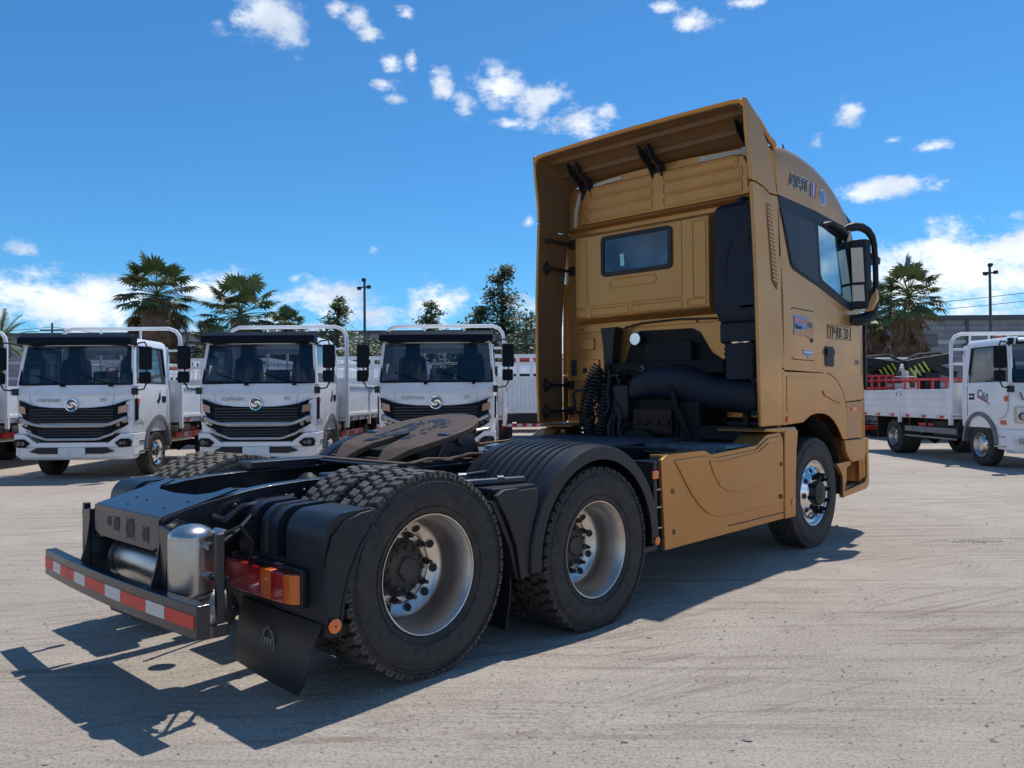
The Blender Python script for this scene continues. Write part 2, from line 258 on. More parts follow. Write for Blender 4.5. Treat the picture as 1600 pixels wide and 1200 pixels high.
# ------------------------------------------------------------------ ground
def gh(x, y):
    n = max(0., 1-abs(y)/3.0); n = n*n*(3-2*n)
    h = .03*math.exp(-(x/.55)**2) - .04*math.exp(-((x-1.353)/.5)**2)
    return h*n
def spaced(c, near_, step, far):
    a = [c]; d = step
    while a[-1] < far:
        if a[-1]-c > near_: d *= 1.13
        a.append(a[-1]+d)
    b = [c]; d = step
    while b[-1] > -far:
        if c-b[-1] > near_: d *= 1.13
        b.append(b[-1]-d)
    return b[::-1]+a[1:]
xs = spaced(1.0, 4.5, .12, 900); ys = spaced(-.5, 4.0, .15, 900)
gv = [(x, y, gh(x, y)) for x in xs for y in ys]
ny = len(ys)
gf = [(i*ny+j, (i+1)*ny+j, (i+1)*ny+j+1, i*ny+j+1) for i in range(len(xs)-1) for j in range(ny-1)]
def ground_mat():
    m = bpy.data.materials.new('compacted_dirt_yard'); m.use_nodes = True; t = m.node_tree; t.nodes.clear()
    def n(k, **kw):
        a = t.nodes.new(k)
        for q, b in kw.items(): setattr(a, q, b)
        return a
    L = t.links.new
    o = n('ShaderNodeOutputMaterial'); p = n('ShaderNodeBsdfPrincipled'); L(p.outputs[0], o.inputs[0]); p.inputs['Roughness'].default_value = .93; p.inputs['Specular IOR Level'].default_value = .2
    tc_ = n('ShaderNodeTexCoord')
    def noise(scale, detail, rough=.55, rot=None, sc=(1, 1, 1), dist=0.):
        mp = n('ShaderNodeMapping'); mp.inputs['Scale'].default_value = sc
        src = tc_.outputs['Object']
        if rot is not None:
            m0 = n('ShaderNodeMapping'); m0.inputs['Rotation'].default_value = (0, 0, rot); L(src, m0.inputs[0]); src = m0.outputs[0]
        L(src, mp.inputs[0])
        a = n('ShaderNodeTexNoise'); a.inputs['Scale'].default_value = scale; a.inputs['Detail'].default_value = detail; a.inputs['Roughness'].default_value = rough; a.inputs['Distortion'].default_value = dist
        L(mp.outputs[0], a.inputs['Vector']); return a.outputs[0]
    def rng(x, a, b, c=0., d=1.):
        r = n('ShaderNodeMapRange'); r.interpolation_type = 'SMOOTHSTEP'; r.inputs[1].default_value = a; r.inputs[2].default_value = b; r.inputs[3].default_value = c; r.inputs[4].default_value = d; L(x, r.inputs[0]); return r.outputs[0]
    def mix(f, a, b, mode='MIX'):
        x = n('ShaderNodeMixRGB', blend_type=mode)
        for i, q in enumerate((f, a, b)):
            if isinstance(q, tuple): x.inputs[i].default_value = (*q, 1)
            elif isinstance(q, (int, float)): x.inputs[i].default_value = q
            else: L(q, x.inputs[i])
        return x.outputs[0]
    def ma(op, a, b):
        x = n('ShaderNodeMath', operation=op)
        for i, q in enumerate((a, b)):
            if isinstance(q, (int, float)): x.inputs[i].default_value = q
            else: L(q, x.inputs[i])
        return x.outputs[0]
    big = noise(.35, 5); mid = noise(2.3, 7, .65); fine = noise(62, 5, .75); grit = noise(210, 3, .7)
    # wheel streaks: noise stretched along two travel directions of the yard
    s1 = noise(1, 6, .7, rot=R(46.6), sc=(.35, 9, 1), dist=.25); s2 = noise(1, 6, .65, rot=R(18), sc=(.5, 14, 1), dist=.3)
    s3 = noise(1, 4, .6, rot=R(60), sc=(.25, 26, 1), dist=.2)
    patch1 = rng(noise(.45, 5, .6), .40, .56); patch2 = rng(noise(.7, 3, rot=R(30)), .45, .62)
    c = mix(rng(big, .35, .65), (.50, .415, .33), (.58, .497, .41))
    c = mix(rng(mid, .3, .7, 0, .55), c, (.42, .35, .285))
    c = mix(ma('MULTIPLY', rng(s1, .48, .66), ma('MULTIPLY', patch1, .8)), c, (.29, .225, .17))
    c = mix(ma('MULTIPLY', rng(s2, .5, .68), ma('MULTIPLY', patch2, .9)), c, (.30, .24, .19))
    c = mix(ma('MULTIPLY', rng(s3, .5, .7), .3), c, (.60, .53, .46))
    c = mix(rng(fine, .50, .66, 0, .85), c, (.24, .20, .17)); c = mix(rng(fine, .48, .30, 0, .6), c, (.68, .62, .56))
    c = mix(rng(grit, .52, .72, 0, .65), c, (.22, .2, .18))
    # wheel print bands: ribbed tyre marks along lines
    def band(rot, off, width, freq):
        m0 = n('ShaderNodeMapping'); m0.inputs['Rotation'].default_value = (0, 0, rot); L(tc_.outputs['Object'], m0.inputs[0])
        sp = n('ShaderNodeSeparateXYZ'); L(m0.outputs[0], sp.inputs[0])
        wob = ma('MULTIPLY', ma('SUBTRACT', noise(.3, 2), .5), .9)
        d = ma('ADD', ma('SUBTRACT', sp.outputs[1], off), wob)
        msk = rng(ma('ABSOLUTE', d, 0), width, width*.8)
        rib = rng(ma('SINE', ma('MULTIPLY', d, freq), 0), -.2, .7)
        lug = rng(ma('SINE', ma('MULTIPLY', sp.outputs[0], 75.), 0), -.3, .6)
        fade = rng(noise(1.6, 6, .7, rot=rot+.3), .42, .66)
        return ma('MULTIPLY', ma('MULTIPLY', msk, fade), ma('ADD', ma('MULTIPLY', rib, .9), ma('MULTIPLY', lug, .1)))
    bands = None
    for a, off, w, f in ((46.6, -3.1, .16, 95), (46.6, -1.2, .14, 110), (43, .8, .15, 95), (49, -2.1, .13, 100), (52, 4.9, .16, 95), (-12, 3.0, .15, 95), (5, -1.95, .12, 100), (46.6, 2.3, .2, 80), (75, -5.3, .16, 95), (20, 6.2, .17, 90)):
        b_ = band(R(a), off, w, f); bands = b_ if bands is None else ma('MAXIMUM', bands, b_)
    c = mix(ma('MULTIPLY', bands, .42), c, (.29, .235, .185))
    L(c, p.inputs['Base Color'])
    h = ma('ADD', ma('MULTIPLY', fine, .55), ma('MULTIPLY', mid, .9)); h = ma('ADD', h, ma('MULTIPLY', grit, .22))
    h = ma('SUBTRACT', h, ma('MULTIPLY', bands, .35)); h = ma('ADD', h, ma('MULTIPLY', s1, 1.3)); h = ma('ADD', h, ma('MULTIPLY', s3, .5)); h = ma('ADD', h, ma('MULTIPLY', s2, .6))
    b = n('ShaderNodeBump'); b.inputs['Strength'].default_value = .8; b.inputs['Distance'].default_value = .028; L(h, b.inputs['Height']); L(b.outputs[0], p.inputs['Normal'])
    return m
g = MB(); g.add(gv, gf, ground_mat()); struct('ground', g, angle=80)
# loose stones
STONE = material('stone', (.30, .26, .22), .9, 0, (.45, .41, .36), 9, 1)
rk = MB(); rnd = random.Random(3)
for i in range(3000):
    d = 2.2+rnd.random()**1.7*16; s = (rnd.random()-.5)*1.35*d; p = at(d, s) if i < 2800 else at(7.6+rnd.gauss(0, .05), 4.35+rnd.gauss(0, .16)); r = rnd.uniform(.003, .009)*(1.9 if rnd.random() < .04 else 1)
    z = gh(p.x, p.y)+r*.3; vs_ = []
    for dx, dy, dz in ((1, 0, 0), (0, 1, 0), (-1, 0, 0), (0, -1, 0), (0, 0, .8), (0, 0, -.8)):
        vs_.append((p.x+dx*r*rnd.uniform(.7, 1.5), p.y+dy*r*rnd.uniform(.7, 1.5), z+dz*r*rnd.uniform(.6, 1)))
    rk.add(vs_, [(0, 1, 4), (1, 2, 4), (2, 3, 4), (3, 0, 4), (1, 0, 5), (2, 1, 5), (3, 2, 5), (0, 3, 5)], STONE)
tag(rk.build('gravel', angle=10), 'scattered small stones lying on the dusty yard ground', 'gravel', kind='stuff')

# ------------------------------------------------------------------ gold tractor truck (x forward, right side at negative y)
T = thing('tractor_truck', 'gold three-axle tractor truck with bare black chassis, fifth wheel and high-roof sleeper cab', 'truck', (0, 0, 0))
X1, X2, X3 = 4.679, 1.353, 0.0
RT = .509
def tyre_mesh(drive, mat_side, mat_tread, dusty=False):
    m = MB(); Rc = RT-.017 if drive else RT
    pr = [(-.105, .290), (-.125, .31), (-.142, .36), (-.147, .41), (-.142, .45), (-.136, .475), (-.128, Rc-.008), (-.118, Rc)]
    if drive: mid = []
    else:
        mid = []
        for gc in (-.075, -.028, .028, .075): mid += [(gc-.006, Rc), (gc-.004, Rc-.014), (gc+.004, Rc-.014), (gc+.006, Rc)]
    prof = pr+mid+[(-a, r) for a, r in pr[::-1]]
    m.lathe(prof, (0, 0, 0), (0, 1, 0), mat_side, 72)
    # raised sidewall rings
    for s in (-1, 1):
        for r_ in (.335, .458): m.lathe([(s*.125 if r_ < .4 else s*.138, r_-.004), (s*(.139 if r_ < .4 else .1455), r_), (s*.125 if r_ < .4 else s*.138, r_+.004)], (0, 0, 0), (0, 1, 0), mat_side, 72)
    nb = 46
    if drive:
        for k in range(nb):
            for (y0, y1, ph, w) in ((-.136, -.066, 0, .72), (-.058, -.004, .45, .74), (.004, .058, .1, .74), (.066, .136, .55, .72)):
                a0 = (k+ph)*2*PI/nb; a1 = a0+w*2*PI/nb; sk = .02*(1 if y0 < 0 else -1)
                vs_ = []
                for r_, ins in ((Rc-.012, 0), (RT-.002, .003), (RT, .007)):
                    for a, y, da in ((a0, y0, sk), (a0, y1, -sk), (a1, y1, -sk), (a1, y0, sk)):
                        ym = (y0+y1)/2; yy = y+(ins if y < ym else -ins); aa = a+da*.5+(ins/.5 if a == a0 else -ins/.5)
                        if abs(y) > .13 and r_ < RT-.01: yy = y*1.03
                        vs_.append((r_*math.cos(aa), yy, r_*math.sin(aa)))
                m.add(vs_, [(0, 1, 5, 4), (1, 2, 6, 5), (2, 3, 7, 6), (3, 0, 4, 7), (4, 5, 9, 8), (5, 6, 10, 9), (6, 7, 11, 10), (7, 4, 8, 11), (8, 9, 10, 11)], mat_tread)
        # shoulder bars running down to the sidewall
        for k in range(nb*2):
            a = k*PI/nb
            for s in (-1, 1):
                c = Vector((.486*math.cos(a), s*.138, .486*math.sin(a))); rd = Vector((math.cos(a), 0, math.sin(a))); tg = Vector((-math.sin(a), 0, math.cos(a)))
                m.obox(c, rd*.012, tg*.006, Vector((0, .003, 0)), mat_side)
    return m
PH = [.215*1.0]
def rim_rear():                     # deep dished outer face, +y is outboard; tyre centre at y=0
    m = MB()
    m.lathe([(.100, .299), (.116, .3005), (.122, .297), (.120, .291), (.108, .286), (.100, .278), (.060, .270), (.04, .262), (-.04, .258), (-.070, .252), (-.088, .243), (-.100, .225), (-.112, .200), (-.118, .188), (-.112, .184), (-.118, .180), (-.120, .120), (-.120, .02)], (0, 0, 0), (0, 1, 0), ALU, 72)
    m.lathe([(.122, .297), (.122, .300), (-.118, .300)], (0, 0, 0), (0, 1, 0), DARK, 48)
    for k in range(10):             # hand holes with a lip
        a = 2*PI*k/10+.2; nrm = Vector((math.cos(a)*-.5, .86, math.sin(a)*-.5)).normalized()
        c = Vector((.214*math.cos(a), -.1055, .214*math.sin(a))); m.cyl(c-nrm*.01, c+nrm*.0035, .0225, DARK, 18); m.lathe([(0, .022), (.006, .0235), (.006, .026), (-.002, .029)], c, nrm, ALU, 18)
    return m
def rim_inner():
    m = MB(); m.lathe([(.1, .299), (.122, .300), (.122, .29), (.1, .27), (0, .26), (-.1, .27), (-.122, .29), (-.122, .30), (-.1, .299)], (0, 0, 0), (0, 1, 0), ALU, 40)
    m.cyl((0, -.03, 0), (0, .0, 0), .262, DARK, 32); return m
HUBM = material('dirty_hub_casting', (.035, .03, .026), .6, .2, (.07, .058, .048), 9, 1, dirt=(.17, .14, .11), damt=.35, dscale=8)
def hub_rear():
    m = MB(); m.cyl((0, -.19, 0), (0, -.112, 0), .150, HUBM, 40)
    m.lathe([(-.112, .150), (-.105, .135), (-.085, .125), (-.075, .118), (-.066, .095), (-.062, .06), (-.045, .052), (-.042, .0)], (0, 0, 0), (0, 1, 0), HUBM, 40)
    for k in range(10):
        a = 2*PI*k/10; c = Vector((.1675*math.cos(a), 0, .1675*math.sin(a)))
        m.cyl(c+Vector((0, -.118, 0)), c+Vector((0, -.095, 0)), .019, HUBM, 6); m.cyl(c+Vector((0, -.095, 0)), c+Vector((0, -.065, 0)), .0115, HUBM, 8)
    for k in range(12):
        a = 2*PI*k/12+.1; c = Vector((.108*math.cos(a), 0, .108*math.sin(a))); m.cyl(c+Vector((0, -.08, 0)), c+Vector((0, -.058, 0)), .011, HUBM, 6)
    for k in range(5):
        a = 2*PI*k/5; c = Vector((.052*math.cos(a), -.052, .052*math.sin(a))); m.cyl(c-Vector((0, .01, 0)), c+Vector((0, .008, 0)), .012, HUBM, 6)
    return m
def rim_front():
    m = MB()
    m.lathe([(.100, .299), (.116, .3005), (.122, .297), (.120, .291), (.108, .286), (.104, .280), (.085, .272), (.080, .262), (.10, .250), (.112, .235), (.128, .205), (.140, .190), (.148, .182), (.149, .13), (.149, .02)], (0, 0, 0), (0, 1, 0), ALUP, 72)
    m.lathe([(.1, .299), (-.12, .300), (-.12, .28)], (0, 0, 0), (0, 1, 0), DARK, 40)
    for k in range(10):
        a = 2*PI*k/10+.1; nrm = Vector((math.cos(a)*.55, .83, math.sin(a)*.55)).normalized(); c = Vector((.221*math.cos(a), .1215, .221*math.sin(a)))
        m.cyl(c-nrm*.02, c+nrm*.0035, .0235, DARK, 18); m.lathe([(0, .023), (.006, .0245), (.006, .027), (-.003, .031)], c, nrm, ALUP, 18)
    return m
def hub_front():
    m = MB(); m.lathe([(.149, .118), (.165, .112), (.185, .108), (.195, .09), (.197, .05), (.205, .045), (.207, 0)], (0, 0, 0), (0, 1, 0), HUBM, 32)
    for k in range(10):
        a = 2*PI*k/10; c = Vector((.1675*math.cos(a), 0, .1675*math.sin(a))); m.cyl(c+Vector((0, .148, 0)), c+Vector((0, .162, 0)), .027, NAVY, 12); m.cyl(c+Vector((0, .16, 0)), c+Vector((0, .215, 0)), .019, NAVY, 10, r1=.017)
    return m
def wheel_set(rim_mb, tyre_mb, hub_mb, spots):
    rim = rim_mb.build('wheel', T); ty = tyre_mb.build('tyre', rim, angle=28); hb = None
    if hub_mb: hb = hub_mb.build('hub', rim, bevel=0)
    for i, (x, y, z, side, spin) in enumerate(spots):
        w = rim if i == 0 else dup(rim, T)
        w.location = (x, y, z); w.rotation_euler = (0, spin, PI if side < 0 else 0)
    return rim
ZC = RT-.012
wheel_set(rim_rear(), tyre_mesh(True, RUB, RUBT), hub_rear(), [(X3, -1.09, ZC+.03, -1, .05), (X2, 1.09, ZC-.04, 1, 0)])
r_a2 = wheel_set(rim_rear(), tyre_mesh(True, RUB, RUBM), hub_rear(), [(X2, -1.09, ZC-.04, -1, .42)])
wheel_set(rim_rear(), tyre_mesh(True, RUBD, RUBD), hub_rear(), [(X3, 1.09, ZC+.03, 1, 0)])
wheel_set(rim_inner(), tyre_mesh(True, RUB, RUBT), None, [(X3, -.752, ZC+.03, -1, .1), (X2, -.752, ZC-.04, -1, .2), (X2, .752, ZC-.04, 1, .3)])
wheel_set(rim_inner(), tyre_mesh(True, RUBD, RUBD), None, [(X3, .752, ZC+.03, 1, .07)])
wheel_set(rim_front(), tyre_mesh(False, RUBM, RUBM), hub_front(), [(X1, -1.052, ZC, -1, .15), (X1, 1.052, ZC, 1, 0)])
# axles
for x, z in ((X3, ZC+.03), (X2, ZC-.04)):
    m = MB(); m.cyl((x, -.9, z), (x, .9, z), .075, DARK, 16); m.lathe([(-.25, .07), (-.2, .14), (-.08, .22), (.08, .22), (.2, .14), (.25, .07)], (x, 0, z), (0, 1, 0), DARK, 24)
    m.cyl((x-.25, 0, z+.05), (x+.3, 0, z+.07), .09, DARK); m.build('drive_axle', T)
m = MB(); m.box(X1-.06, X1+.06, -.9, .9, .40, .5, DARK); m.build('front_axle', T, bevel=.01)
# chassis
TOPZ = [(-.985, .835), (-.8, .885), (-.53, .932), (-.40, .945), (-.2, .955), (1.0, .96), (6.0, .96)]
BOTZ = [(6.0, .70), (-.2, .70), (-.985, .66)]
for s in (-1, 1):
    m = MB(); y = s*.42
    m.prism(TOPZ+BOTZ, 'y', y, y-s*.009, FRAME)
    for P_, dz in ((TOPZ, -1), (BOTZ[::-1], 1)):
        rings = [[(x, y-s*.009, z), (x, y-s*.085, z), (x, y-s*.085, z+dz*.01), (x, y-s*.009, z+dz*.01)] for x, z in P_]
        m.loft(rings, FRAME)
    m.build('frame_rail', T, bevel=.004)
    b = MB()
    for i, (x, z) in enumerate([(-.62, .86), (-.5, .80), (-.42, .87), (-.33, .88), (-.22, .90), (-.12, .9), (-.28, .78), (-.15, .78), (-.7, .8), (-.05, .84), (.1, .9), (.5, .9), (.8, .9), (1.0, .88), (.3, .9), (.65, .9)]):
        b.lathe([(0, .015), (.006, .014), (.013, .009), (.015, 0)], (x, y, z), (0, s, 0), FRAME, 10)
    tag(b.build('rail_bolts', T), None, None, kind='stuff')
# rear crossmember: top gusset with curved cut, drilled end plate
m = MB()
cut = [(-.60, -.333), (-.68, -.31), (-.73, -.22), (-.745, 0), (-.73, .22), (-.68, .31), (-.60, .333)]
zt = lambda x: .835+(x+.985)*.27
poly = [(-.988, -.41), (-.60, -.41)]+cut+[(-.60, .41), (-.988, .41)]
n_ = len(poly); m.add([(x, y, zt(x)+.006) for x, y in poly]+[(x, y, zt(x)-.006) for x, y in poly], [tuple(range(n_)), tuple(range(2*n_-1, n_-1, -1))]+[(i, i+n_, (i+1) % n_+n_, (i+1) % n_) for i in range(n_)], FRAME)
for x, y in ((-.9, -.25), (-.86, .05), (-.85, .2), (-.93, .12), (-.8, -.3)): m.cyl((x, y, zt(x)+.004), (x, y, zt(x)+.008), .012, DARK, 12)
m.build('crossmember_gusset', T, bevel=.003)
m = MB(); m.prism([(-.41, .836), (.41, .836), (.41, .70), (.33, .675), (-.33, .675), (-.41, .70)], 'x', -.998, -.986, FRAME)
for y, z, r_ in ((.20, .765, .018), (.10, .76, .030), (-.075, .755, .044), (-.265, .745, .030)):
    m.cyl((-1.0005, y, z), (-.99, y, z), r_, DARK, 20); m.lathe([(0, r_), (.004, r_+.002), (.004, r_+.007), (0, r_+.009)], (-.998, y, z), (-1, 0, 0), FRAME, 20)
    for k in range(4):
        a = PI/4+k*PI/2; m.cyl((-1.0, y+1.55*r_*math.cos(a), z+1.55*r_*math.sin(a)), (-.99, y+1.55*r_*math.cos(a), z+1.55*r_*math.sin(a)), .006, DARK, 8)
m.build('end_plate', T, bevel=.002)
for x, y0 in ((.62, 0), (1.9, 0), (2.9, 0)):
    m = MB(); m.box(x-.1, x+.1, -.41, .41, .72, .93, DARK); m.build('crossmember', T, bevel=.01)
m = MB(); m.box(-.3, .1, -.2, .2, .62, .66, DARK); m.tube([(-.25, .1, .74), (-.15, .12, .85), (.0, .1, .88), (.12, .0, .86), (.3, -.1, .8)], .014, DARK); m.tube([(-.5, .2, .74), (-.3, .25, .86), (-.1, .3, .84), (.3, .3, .82)], .012, DARK)
m.lathe([(-.1, .0), (-.1, .07), (.02, .08), (.05, .06), (.08, .02)], (.15, .12, .86), (0, 0, 1), DARK, 20); m.cyl((-.05, .3, .84), (.08, .27, .84), .018, STEEL, 10); m.cyl((-.1, .05, .80), (.05, .02, .80), .02, STEEL, 10)
m.cyl((-.5, .05, .72), (-.42, .03, .84), .05, GREYB, 12)
m.build('brake_lines', T)
# brackets that carry the bumper
for s in (-1, 1):
    y = s*.445
    m = MB(); m.prism([(-1.005, .80), (-.93, .83), (-.86, .80), (-.86, .52), (-.94, .40), (-1.06, .40), (-1.06, .52), (-1.03, .62)], 'y', y, y+s*.012, FRAME)
    m.prism([(y, .81), (y+s*.12, .79), (y+s*.10, .70), (y+s*.055, .50), (y, .46)], 'x', -1.0, -1.012, FRAME)
    m.build('bumper_bracket', T, bevel=.003)
# bumper, slightly bowed, with reflective tape
def bow(y): return -1.075 - .03*(1-(y/.97)**2)
ys_ = [-.97+i*1.94/14 for i in range(15)]
m = MB(); m.loft([[(bow(y), y, .388), (bow(y), y, .532), (bow(y)+.06, y, .532), (bow(y)+.06, y, .388)] for y in ys_], FRAME)
bp = m.build('rear_bumper', T, bevel=.006)
tp = [.962, .79, .65, .41, .24, -.04, -.23, -.51, -.69, -.95]
for i in range(9):
    a, b_ = tp[i]-.001, tp[i+1]+.001; k = [a+(b_-a)*j/3 for j in range(4)]; m = MB()
    m.loft([[(bow(y)-.0025, y, .432), (bow(y)-.0025, y, .490), (bow(y)+.001, y, .490), (bow(y)+.001, y, .432)] for y in k], WREF if i % 2 else RREF); m.build('reflective_strip', bp)
for s in (-1, 1):
    m = MB(); m.box(-.92, -.88, s*.82-.014, s*.82+.014, .36, .80, FRAME); m.box(-.94, -.865, s*.82-.022, s*.82+.022, .345, .40, FRAME); m.build('bumper_post', T, bevel=.006)
# air tanks
def tank(p0, p1, r, nm):
    m = MB(); d = (Vector(p1)-Vector(p0)); L_ = d.length; m.lathe([(0, 0), (.008, r*.45), (.025, r*.8), (.045, r*.97), (.062, r), (.066, r*.992), (.070, r), (L_-.07, r), (L_-.066, r*.992), (L_-.062, r), (L_-.045, r*.97), (L_-.025, r*.8), (L_-.008, r*.45), (L_, 0)], p0, d, STEEL, 40)
    o = m.build(nm, T); return o
o = tank((-.93, -.605, .465), (-.93, -.605, .825), .103, 'air_tank')
m = MB()
for z in (.735, .60): m.cyl((-.91, -.70, z), (-.91, -.745, z), .014, STEEL, 12); m.cyl((-.91, -.735, z), (-.91, -.77, z), .02, STEEL, 6)
m.cyl((-.86, -.70, .79), (-.86, -.79, .79), .019, STEEL, 10); m.build('tank_fitting', o)
m = MB(); m.tube([(-.91, -.77, .735), (-.88, -.82, .76), (-.80, -.80, .80), (-.6, -.55, .82), (-.4, -.47, .84)], .009, DARK); m.tube([(-.91, -.77, .60), (-.87, -.83, .60), (-.84, -.80, .45), (-.7, -.6, .4)], .009, DARK); m.tube([(-.75, -.44, .82), (-.70, -.47, .80), (-.62, -.50, .86), (-.5, -.50, .87), (-.40, -.47, .86), (-.3, -.44, .88)], .018, FRAME)
m.tube([(-.86, -.79, .79), (-.80, -.82, .82), (-.7, -.75, .72), (-.65, -.6, .5)], .008, DARK); m.box(-.88, -.83, -.56, -.44, .52, .80, FRAME)
m.build('air_line', T)
tank((-.84, -.42, .545), (-.84, .40, .545), .115, 'air_tank'); tank((-.80, -.66, .40), (-.80, -.30, .40), .10, 'air_tank')
m = MB(); m.lathe([(0, .117), (.03, .117)], (-.84, .30, .545), (0, -1, 0), DARK, 32); m.lathe([(0, .117), (.03, .117)], (-.84, -.3, .545), (0, -1, 0), DARK, 32); m.build('tank_strap', T)
# rear mudguards
def quarter(off):                  # (x,z) path: top from the wheel, round the corner, down
    return [(-.37, .892-off), (-.43, .89-off)]+[(-.50-(.12-off)*math.cos(R(a)), .77+(.12-off)*math.sin(R(a))) for a in (75, 60, 45, 30, 15, 0)]+[(-.62+off, .66)]
for s in (-1, 1):
    m = MB(); yy = [.475, .60, .606, .672, .678, .72, .728, .775, .783, .83, .836, .905, .911, 1.10, 1.12, 1.225]
    dep = [0, 0, .058, .058, .0, .0, .014, .014, 0, 0, .058, .058, .0, .0, .0, .0]
    rings = []
    for y, d in zip(yy, dep):
        a = quarter(d); b = quarter(.062); rings.append([(x, s*y, z) for x, z in a]+[(x, s*y, z) for x, z in b[::-1]])
    m.loft(rings, PLAS); m.build('mudguard_crown', T, angle=25)
    m = MB(); m.prism([(-.37, .885), (-.43, .88), (-.52, .85), (-.59, .79), (-.615, .70), (-.618, .35), (-.545, .345), (-.525, .48), (-.49, .60), (-.44, .72), (-.385, .79)], 'y', s*1.22, s*1.238, PLAS)
    m.prism([(-.36, .80), (-.43, .72), (-.49, .60), (-.525, .48), (-.545, .345), (-.56, .345), (-.54, .49), (-.50, .62), (-.44, .74), (-.37, .82)], 'y', s*1.10, s*1.245, PLAS)
    m.box(-.62, -.575, s*.475, s*1.225, .35, .66, PLAS)
    fd = m.build('mudguard', T, bevel=.006)
    # lamp
    m = MB(); m.box(-.655, -.62, s*.455, s*1.10, .460, .635, PLAS); hz_ = m.build('tail_lamp', T, bevel=.008)
    l = MB(); l.box(-.70, -.655, s*.475, s*.82, .478, .615, RED); l.box(-.70, -.655, s*.90, s*1.02, .478, .615, RED); l.build('red_lens', hz_, bevel=.01)
    l = MB(); l.box(-.6985, -.655, s*.821, s*.899, .479, .614, AMB); l.build('amber_lens', hz_, bevel=.006)
    l = MB(); l.prism([(-.655, s*1.092), (-.655, s*1.021), (-.699, s*1.021), (-.690, s*1.06), (-.672, s*1.088)], 'z', .480, .613, AMB); l.build('amber_lens', hz_, bevel=.006)
    l = MB()
    for y in (.49, .82, 1.0): l.box(-.702, -.652, s*y, s*(y+.09 if y < .8 else y+.0101), .6155, .6185, RED)
    l.build('lens_rib', hz_)
    # mudflap
    m = MB(); prof = [(y_, z_) for y_, z_ in ((.52, .42), (1.225, .40), (1.20, .26), (1.13, .06), (.53, .09))]
    rings = []
    for t in range(7):
        f = t/6; z = .42-.315*f; x = -.63-.035*math.sin(f*2.2); w1 = 1.225-.15*f**1.5-.02*math.sin(f*6); rings.append([(x, s*.52, z), (x-.004-.02*f, s*.8, z-.006), (x-.01*f, s*w1, z-.012-.015*f), (x-.01*f+.006, s*w1, z-.012-.015*f), (x+.002-.02*f, s*.8, z-.006), (x+.006, s*.52, z)])
    m.loft(rings, PLAS); fl = m.build('mudflap', T)
    LOGO = material('worn_logo_grey', (.20, .205, .21), .6) if s < 0 else LOGO
    e = MB(); cy, cz = s*.84, .265; ol = [(0, .075), (.035, .05), (.055, .005), (.035, -.045), (.0, -.085), (-.035, -.045), (-.055, .005), (-.035, .05)]
    e.tube([(-.673, cy+a, cz+b) for a, b in ol+ol[:2]], .0042, LOGO, 6)
    for k in (-1, 0, 1): e.prism([(cy+k*.026-.010, cz+.024), (cy+k*.026+.010, cz+.026), (cy+k*.026+.004, cz-.012), (cy+k*.026-.004, cz-.012)], 'x', -.676, -.668, LOGO)
    e.build('emblem', fl)
    l = MB(); l.lathe([(0, .0), (0, .032), (.006, .032), (.009, .026), (.010, 0)], (-.582, s*1.2455, .40), (0, s, 0), ORR, 24); l.cyl((-.582, s*1.2455, .40), (-.582, s*1.257, .40), .005, DARK, 8); l.build('side_reflector', T)
